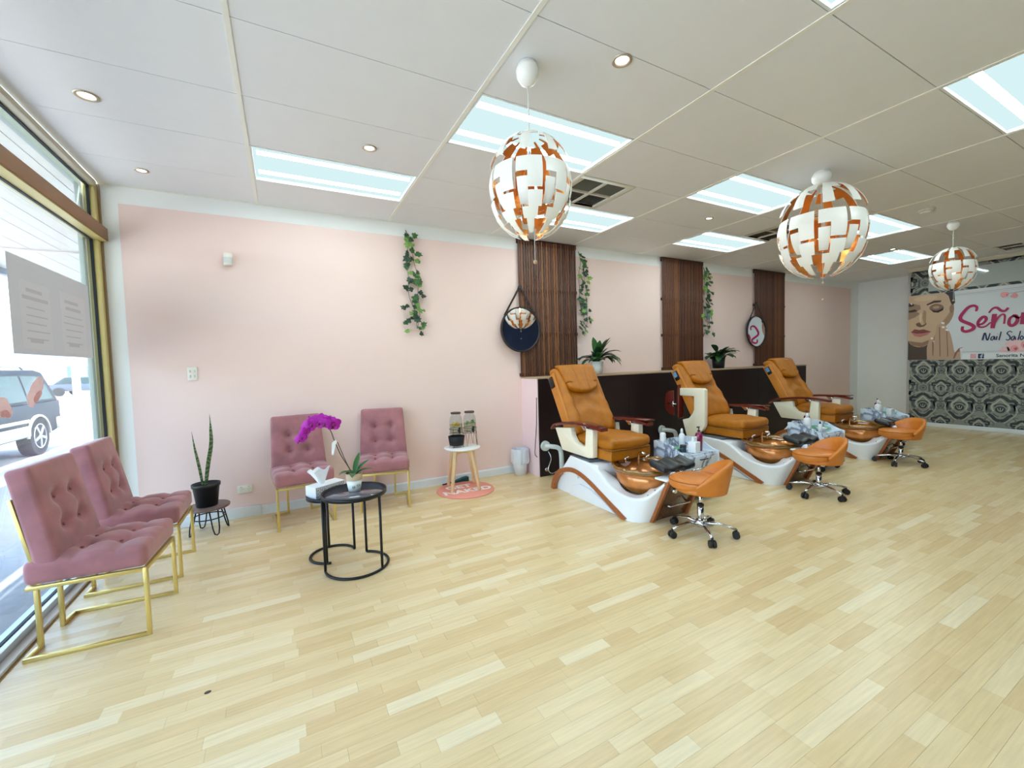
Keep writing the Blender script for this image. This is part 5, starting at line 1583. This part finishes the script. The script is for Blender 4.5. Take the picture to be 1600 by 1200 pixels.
def strokes(name, lst, cc, label):
    mb = MB()
    for pts, ws in lst:
        sp_ = smooth_pts(pts, 5); n = len(sp_)
        w_ = [ws[min(len(ws)-2, int(i/(n-1)*(len(ws)-1)))]*(1-((i/(n-1)*(len(ws)-1)) % 1 if i < n-1 else 1))+ws[min(len(ws)-1, int(i/(n-1)*(len(ws)-1))+1 if i < n-1 else len(ws)-1)]*((i/(n-1)*(len(ws)-1)) % 1 if i < n-1 else 1) for i in range(n)]
        mb.ribbon(sp_, w_, x=LAY[0])
        LAY[0] -= .00002
    part(name, mb, ink(name, cc), t, label=label); LAY[0] -= .0002
S_ = [(.354,2.019),(.345,2.083),(.382,2.117),(.443,2.101),(.503,2.021),(.54,1.943),(.528,1.886),(.469,1.842),(.407,1.801),(.374,1.757),(.398,1.714),(.466,1.689),(.512,1.714),(.511,1.78)]
e_ = [(.324,1.79),(.272,1.807),(.236,1.862),(.244,1.911),(.281,1.909),(.321,1.849),(.327,1.785),(.3,1.749),(.241,1.756),(.181,1.82)]
n1 = [(.14,1.952),(.149,1.853),(.159,1.717)]
n2 = [(.148,1.78),(.1,1.89),(.055,1.935),(.027,1.908),(.033,1.779)]
ti = [(.206,1.975),(.167,2.039),(.117,2.051),(.067,1.995),(.025,1.99),(-.008,2.035)]
o_ = [(-.066,1.901),(-.029,1.861),(-.019,1.785),(-.042,1.743),(-.079,1.758),(-.108,1.822),(-.096,1.894),(-.066,1.901),(-.12,1.861),(-.156,1.888)]
r_a = [(-.170,1.941),(-.164,1.85),(-.158,1.755)]
r_b = [(-.163,1.80),(-.19,1.90),(-.235,1.935),(-.262,1.90)]
i_ = [(-.30,1.92),(-.295,1.78),(-.33,1.755)]
i_d = [(-.30,2.02),(-.312,2.03)]
t_a = [(-.40,2.07),(-.395,1.85),(-.41,1.77),(-.45,1.765)]
t_b = [(-.35,1.955),(-.46,1.965)]
a_ = [(-.60,1.90),(-.56,1.915),(-.52,1.86),(-.52,1.78),(-.55,1.755),(-.59,1.82),(-.61,1.90),(-.61,1.80),(-.64,1.76)]
strokes('salon_lettering', [(S_, [.03,.045,.05,.052,.05,.035]), (e_, [.03,.04,.045,.03,.02]), (n1, [.058,.058,.05]), (n2, [.03,.026,.026,.024]), (ti, [.02,.035,.038,.03]), (o_, [.03,.042,.045,.035,.022]), (r_a, [.05,.048]), (r_b, [.026,.03]), (i_, [.045,.03]), (i_d, [.04,.04]), (t_a, [.04,.05,.03]), (t_b, [.02,.03]), (a_, [.03,.04,.045,.03])], (176, 18, 88), 'large magenta script lettering')
NS = [([(.27,1.529),(.247,1.645),(.231,1.601),(.224,1.547),(.208,1.533),(.185,1.64)], [.024,.018,.02,.014]), ([(.137,1.587),(.165,1.575),(.175,1.534),(.154,1.525),(.135,1.579),(.129,1.523)], [.013,.015]), ([(.107,1.585),(.113,1.523)], [.015,.014]), ([(.100,1.615),(.097,1.62)], [.014,.014]), ([(.062,1.655),(.084,1.517)], [.015,.016]),
 ([(-.057,1.635),(-.03,1.655),(-.003,1.623),(-.028,1.583),(-.037,1.541),(-.015,1.512),(.009,1.527)], [.012,.016,.012]), ([(-.087,1.574),(-.059,1.563),(-.049,1.523),(-.07,1.511),(-.087,1.564),(-.094,1.51)], [.013,.014]), ([(-.145,1.651),(-.121,1.508)], [.014,.015]), ([(-.159,1.574),(-.143,1.539),(-.157,1.51),(-.177,1.542),(-.159,1.574)], [.013,.013]), ([(-.20,1.575),(-.198,1.51)], [.013,.013]), ([(-.2,1.53),(-.222,1.575),(-.238,1.56),(-.238,1.51)], [.012,.012])]
strokes('nail_salon_lettering', NS, (34, 44, 92), 'navy script lettering')
flat('footer_strip', [[(.505,1.312),(-2.0,1.312),(-2.0,1.214),(.515,1.214)]], (230, 234, 238))
flat('camera_badge', [[(.409,1.305),(.335,1.305),(.335,1.225),(.409,1.225)]], (232, 122, 146))
def ring(cy, cz, r0, r1, n=18): return [[(cy+a*math.cos(2*PI*i/n), cz+a*math.sin(2*PI*i/n)) for a in (0,)] for i in range(0)]
mb = MB()
for i in range(18):
    a, b = 2*PI*i/18, 2*PI*(i+1)/18
    mb.add([(LAY[0], .372+.019*math.cos(a), 1.265+.020*math.sin(a)), (LAY[0], .372+.019*math.cos(b), 1.265+.020*math.sin(b)), (LAY[0], .372+.012*math.cos(b), 1.265+.013*math.sin(b)), (LAY[0], .372+.012*math.cos(a), 1.265+.013*math.sin(a))], [(0,1,2,3)])
sq = [(.402,1.297),(.342,1.297),(.342,1.233),(.402,1.233),(.402,1.297)]
for p, q in zip(sq[:-1], sq[1:]): mb.ribbon([p, q], .006, x=LAY[0])
mb.add([(LAY[0], .354, 1.288), (LAY[0], .348, 1.288), (LAY[0], .348, 1.281), (LAY[0], .354, 1.281)], [(0,1,2,3)])
part('camera_outline', mb, ink('white', (216, 222, 228)), t)
flat('letter_badge', [[(.318,1.302),(.247,1.302),(.247,1.224),(.318,1.224)]], (22, 36, 96))
mb = MB().ribbon([(.279,1.226),(.279,1.272),(.272,1.288),(.256,1.289)], .012, x=LAY[0]).ribbon([(.295,1.262),(.258,1.262)], .010, x=LAY[0])
part('badge_letter', mb, ink('white', (216, 222, 228)), t)
me = text_mesh('Senorita Nail Salon', .070, 0, .0015); me.materials.append(ink('navy_small', (30, 34, 52)))
lt = inst(me, 'footer_lettering', t, (LAY[0]-.0003, -.16, 1.242), (R(90), 0, R(-90)))

# glossy board above the banner
t = thing('glossy_board', 'long glossy pale grey board above the salon banner', 'board', (0, 0, 0))
part('board', MB().box(XB-.020, XB-.0032, -2.05, .960, 2.445, 2.775), pm('glossy_grey', (176, 186, 182), 0.06, var=0.01, coat=0.6), t)

# ================================================================== ON THE GLASS
m_paper = pm('poster_paper', (212, 214, 220), 0.7, var=0.01, transl=0.08)
m_pink_t = pm('faint_print', (196, 194, 202), 0.7, var=0.02)
t = thing('window_poster', 'large paper poster sheet taped to the shop window, seen from behind', 'poster', (0, 0, 0))
gxx = XW-.040
part('sheet', MB().box(gxx, gxx+.0008, 1.062, 2.150, 1.495, 2.045), m_paper, t)
for (y0, y1, z0, z1) in ((1.16, 1.52, 1.53, 1.92), (1.66, 2.05, 1.52, 1.93)):
    part('page', MB().box(gxx+.0009, gxx+.0013, y0, y1, z0, z1), pm('page_paper', (217, 218, 224), 0.7, var=0.01, transl=0.06), t)
tl = MB(); rq = random.Random(2)
for (y0, y1) in ((1.19, 1.50), (1.69, 2.02)):
    for k in range(7):
        z = 1.87-.045*k-(.012 if k > 1 else 0)
        a = y0+rq.uniform(0, .05); b = y1-rq.uniform(0, .08)
        tl.box(gxx+.0014, gxx+.0017, a, b, z-(.011 if k < 2 else .004), z+(.011 if k < 2 else .004))
    tl.box(gxx+.0014, gxx+.0017, y0+.06, y1-.1, 1.565, 1.585)
part('faint_lines', tl, m_pink_t, t)['kind'] = 'stuff'
def decal(lb, pts, cc):
    t = thing('window_decal', lb, 'decal', (0, 0, 0), 0, 'pink decals on the window')
    part('sticker', MB().prism(pts, 'x', gxx, gxx+.0008), pm('decal_pink', (238, 214, 210), 0.6, var=0.06, scale=40, transl=0.3), t)
    c_ = (sum(p[0] for p in pts)/len(pts), sum(p[1] for p in pts)/len(pts))
    part('print', MB().prism([(c_[0]+(p[0]-c_[0])*.5+.02, c_[1]+(p[1]-c_[1])*.4-.03) for p in pts], 'x', gxx+.0009, gxx+.0012), pm('decal_red', (234, 186, 182), 0.6, var=0.15, scale=60, transl=0.3), t)
decal('slanted pink decal on the window over the parked car', [(1.155,1.253),(1.221,1.324),(1.301,1.367),(1.359,1.351),(1.351,1.30),(1.28,1.238),(1.213,1.187),(1.166,1.198)], 0)
decal('round pink decal on the window at the left edge of the photo', [(.82,1.25),(.899,1.268),(.954,1.258),(.994,1.204),(1.001,1.176),(.973,1.148),(.929,1.166),(.883,1.164),(.82,1.18)], 0)

# ================================================================== OUTSIDE
GZ = -.10
m_path = pm('asphalt_path', (124, 128, 134), 0.8, var=0.14, scale=22, bump=0.3)
m_road = pm('road_asphalt', (168, 166, 164), 0.85, var=0.1, scale=18, bump=0.2)
m_kerb = pm('kerb_stone', (196, 192, 186), 0.8, var=0.08)
struct('footpath', MB().box(-3.25, XW-.10, -30, 90, GZ-.3, GZ+.0), m_path)
struct('kerb', MB().box(-3.40, -3.25, -30, 90, GZ-.3, GZ+.0), m_kerb, bevel=.02)
struct('road', MB().box(-60, -3.40, -30, 120, GZ-.4, GZ-.06), m_road)
m_soff = pm('soffit_board', (226, 220, 208), 0.6, var=0.03, scale=5)
aw = struct('awning', MB().box(-3.45, XW-.17, -14, 34, 3.005, 3.05), m_soff)
x = XW-.175; i = 0
while x > -3.40:
    part('soffit_board', MB().box(x-.147, x-.002, -14, 34, 2.992-.002*(i % 2), 3.0049), m_soff, aw); x -= .15; i += 1
part('fascia', MB().box(-3.52, -3.45, -14, 34, 2.90, 3.12), pm('fascia_blue_grey', (120, 136, 152), 0.5, var=0.04), aw)
part('batten', MB().box(-3.44, XW-.18, 5.45, 5.49, 2.965, 2.983), pm('batten_pale', (226, 214, 212), 0.5), aw)
for yy in (12.0, 20.0, 28.0, -6.0):
    part('awning_post', MB().lathe([(.045, GZ), (.045, 2.90)], 14, (-3.48, yy, 0)), pm('post_white', (224, 226, 230), 0.5), aw)

# parked dark four-wheel-drive
m_car = pm('car_dark_blue', (20, 30, 44), 0.5, var=0.05, spec=0.25)
m_clad = pm('car_silver_cladding', (186, 184, 176), 0.4, metal=0.3, var=0.04)
m_cg = pm('car_window', (40, 62, 64), 0.3, var=0.15, scale=4, spec=0.25)
m_tyre = pm('tyre_rubber', (28, 28, 30), 0.8, var=0.1)
m_rim = pm('alloy_rim', (196, 200, 206), 0.25, metal=0.7)
CG = GZ-.06
t = thing('parked_car', 'dark four-wheel-drive car parked at the kerb outside the window', 'car', (-4.12, 10.35, CG))
def car_x(z): return 0 if z < .95 else -(z-.95)*.22
body = [(-4.45,.42),(-4.40,.80),(-4.25,.92),(-3.25,1.00),(-2.55,1.60),(-2.3,1.66),(-.55,1.66),(-.25,1.60),(-.02,1.02),(.02,.95),(.03,.45),(-.30,.38),(-4.2,.36)]
def car_loft(prof, w, mat, name, taper=True, bevel=.0):
    mb = MB(); n = len(prof); vs = []
    for side in (0, 1):
        for (yy, zz) in prof:
            xx = car_x(zz) if taper else 0
            vs.append((xx if side == 0 else -w-xx, yy, zz))
    fs = [tuple(range(n)), tuple(range(n, 2*n))[::-1]]+[(i, (i+1) % n, n+(i+1) % n, n+i) for i in range(n)]
    mb.add(vs, fs)
    return part(name, mb, mat, t, bevel=bevel)
lower = [(-4.45,.42),(-4.40,.80),(-4.25,.92),(-3.25,1.00),(-.02,1.02),(.02,.95),(.03,.45),(-.30,.38),(-4.2,.36)]
car_loft(lower, 1.80, m_car, 'body', bevel=.04)
cabin = [(-3.30,.99),(-2.55,1.60),(-2.3,1.66),(-.55,1.66),(-.28,1.61),(-.02,1.01)]
car_loft(cabin, 1.80, m_car, 'cabin', bevel=.03)
for (p) in ([(-2.95,1.06),(-2.48,1.50),(-2.25,1.53),(-2.25,1.06)], [(-2.18,1.06),(-2.18,1.54),(-1.25,1.54),(-1.25,1.06)], [(-1.18,1.06),(-1.18,1.54),(-.62,1.53),(-.36,1.36),(-.24,1.06)]):
    for sd in (0, 1):
        vs = [((car_x(b)+.006) if sd == 0 else -1.8-car_x(b)-.006, a, b) for a, b in p]
        part('side_window', MB().add(vs, [tuple(range(len(p)))]), m_cg, t)
part('rear_window', MB().add([(-.25, -.075, 1.14), (-1.55, -.075, 1.14), (-1.45, -.23, 1.52), (-.35, -.23, 1.52)], [(0,1,2,3)]), m_cg, t)
for z0, z1 in ((.40, .56),):
    part('side_cladding', MB().box(.0, .022, -3.25, -1.30, .40, .60), m_clad, t, bevel=.008)
    part('side_strip', MB().box(.0, .020, -3.2, -1.32, .66, .72), m_clad, t, bevel=.006)
part('bumper', MB().box(-1.85, .05, -.22, .13, .42, .66), m_clad, t, bevel=.03)
for xx in (-.12, -1.68):
    part('tail_light', MB().box(xx-.09, xx+.10, -.03, .045, .78, 1.02), pm('tail_lamp', (150, 60, 70), 0.2), t, bevel=.015)
for xx in (-.30, -1.50):
    part('roof_rail', MB().tube([(xx, -2.2, 1.67), (xx, -2.1, 1.72), (xx, -.7, 1.72), (xx, -.6, 1.67)], .018, 8), m_rim, t)
for yy in (-.98, -3.62):
    for xx in (.02, -1.82):
        sg = 1 if xx > -1 else -1
        w_ = MB()
        w_.tube([(xx-.20*sg, yy, .365), (xx, yy, .365)], .365, 28)
        part('tyre', w_, m_tyre, t)
        r_ = MB()
        M_ = Matrix.Translation((xx+.004*sg, yy, .365)) @ Matrix.Rotation(R(90*sg), 4, 'Y')
        st_ = len(r_.v)
        r_.lathe([(.235, -.01), (.245, .0), (.225, .006), (.215, -.02), (.06, -.02), (.05, .008), (0, .010)], 28)
        for k in range(5):
            a = 2*PI*k/5
            r_.bar((.04*math.cos(a), .04*math.sin(a), .0), (.225*math.cos(a), .225*math.sin(a), .0), .05, .022)
        part('rim', xf(r_, M_), m_rim, t)
        arch = [( .44*math.cos(PI*i/12)+yy, .365+.42*math.sin(PI*i/12)) for i in range(13)]
        mb = MB()
        n = len(arch); vs = []
        for (a, b) in arch:
            for (k, dx) in ((1.0, .025), (.90, .025), (.90, -.01), (1.0, -.01)):
                vs.append((xx+sg*dx-.012*sg, yy+(a-yy)*k, .365+(b-.365)*k))
        mb.add(vs, [(i*4+k, i*4+(k+1) % 4, i*4+4+(k+1) % 4, i*4+4+k) for i in range(n-1) for k in range(4)])
        part('wheel_arch', mb, m_clad, t)
part('mirror', MB().box(.0, .22, -2.85, -2.72, 1.02, 1.2), m_car, t, bevel=.03)

# street far behind
m_b1 = pm('render_white', (232, 236, 238), 0.7, var=0.02)
m_b2 = pm('brick_tan', (190, 178, 166), 0.8, var=0.1)
m_bw = pm('shop_window_dark', (84, 108, 116), 0.15, var=0.1)
m_roof = pm('slate_blue_roof', (110, 126, 150), 0.6, var=0.06)
def building(name, lb, x0, x1, y0, y1, h, gable, wm, cols, rows):
    t = thing(name, lb, 'building', ((x0+x1)/2, y0, GZ))
    w = x1-x0; d = y1-y0
    part('wall', MB().box(-w/2, w/2, 0, d, 0, h), wm, t)
    if gable:
        part('gable', MB().prism([(-w/2, h), (w/2, h), (0, h+gable)], 'y', 0, d), wm, t)
        for s_ in (-1, 1):
            part('roof', MB().prism([(s_*(w/2+.4), h-.25), (0, h+gable+.05), (0, h+gable+.3), (s_*(w/2+.4), h)], 'y', -.4, d), m_roof, t)
    else:
        part('parapet', MB().box(-w/2-.1, w/2+.1, -.15, d, h, h+.5), wm, t)
    for r_ in range(rows):
        for k in range(cols):
            cx = -w/2+w*(k+.5)/cols; z0 = .5+r_*3.0
            f = part('window', MB().box(cx-w/cols*.38, cx+w/cols*.38, -.06, 0.0, z0-.05, z0+2.05), m_b1, t)
            part('pane', MB().box(cx-w/cols*.34, cx+w/cols*.34, -.09, -.061, z0, z0+1.98), m_bw, f)
    return t
building('gabled_house', 'white gabled building across the road at the left edge of the window', -31.0, -17.6, 40, 52, 3.4, 3.6, m_b1, 3, 1)
building('shop_building', 'tan shop row far down the street with dark shop windows', -29, -12.5, 62, 74, 3.6, 0, m_b2, 7, 1)
building('shop_building', 'low white shop far down the street beside the window post', -11.9, -2.0, 66, 78, 3.2, 0, m_b1, 4, 1)
t = thing('shop_awning', 'red shop awning far down the street', 'awning', (-14.8, 60.1, GZ))
part('canopy', MB().prism([(1.6, 3.3), (0, 2.7), (0, 2.6), (1.6, 3.2)], 'x', -3.0, 4.2), pm('red_canvas', (214, 60, 72), 0.7, var=0.05), t)
xf_ = None
for xx in (-2.9, 4.1):
    part('pole', MB().tube([(xx, .05, 0), (xx, .05, 2.65)], .05, 8), m_b1, t)
t = thing('street_pole', 'tall white pole beyond the parked car', 'pole', (-9.1, 27, CG))
part('pole', MB().lathe([(.16, 0), (.13, 6.5)], 14), m_b1, t)
part('collar', MB().lathe([(.2, 0), (.2, .3), (.16, .34)], 14), m_b1, t)
t = thing('sandwich_board', 'white sandwich board standing on the road side far outside', 'sign', (-10.9, 37.0, CG))
for s_ in (-1, 1):
    part('panel', MB().prism([(s_*.30, 0), (s_*.34, 0), (s_*.04, 1.1), (0, 1.1)], 'x', -.35, .35), m_b1, t)
def small_car(loc, rz, cc, lb):
    t = thing('distant_car', lb, 'car', loc, rz)
    m_ = pm('paint_%d_%d_%d' % cc, cc, 0.3, var=0.02, coat=0.5)
    part('body', MB().prism([(-2.1,.35),(-2.1,.75),(-1.2,.88),(1.9,.88),(2.1,.70),(2.1,.35)], 'x', -.85, .85), m_, t, bevel=.06)
    part('cabin', MB().prism([(-1.3,.87),(-.65,1.38),(1.0,1.42),(1.75,.87)], 'x', -.75, .75), m_, t, bevel=.05)
    part('side_window', MB().prism([(-1.05,.92),(-.58,1.31),(.95,1.34),(1.45,.92)], 'x', -.765, .765), m_cg, t)
    part('windscreen', MB().prism([(-1.30,.91),(-.72,1.35),(-.70,1.35),(-1.25,.90)], 'x', -.62, .62), m_cg, t)
    for yy in (-1.35, 1.3):
        for xx in (-.87, .87):
            part('wheel', MB().tube([(xx-.09, yy, .31), (xx+.09, yy, .31)], .31, 16), m_tyre, t)
small_car((-9.0, 43.0, CG), R(-20), (236, 238, 240), 'white car across the street, beside the window post')
small_car((-13.2, 42.0, CG), R(80), (60, 70, 86), 'dark blue car across the street behind the parked four-wheel-drive')
# trees far behind so that the street has an end
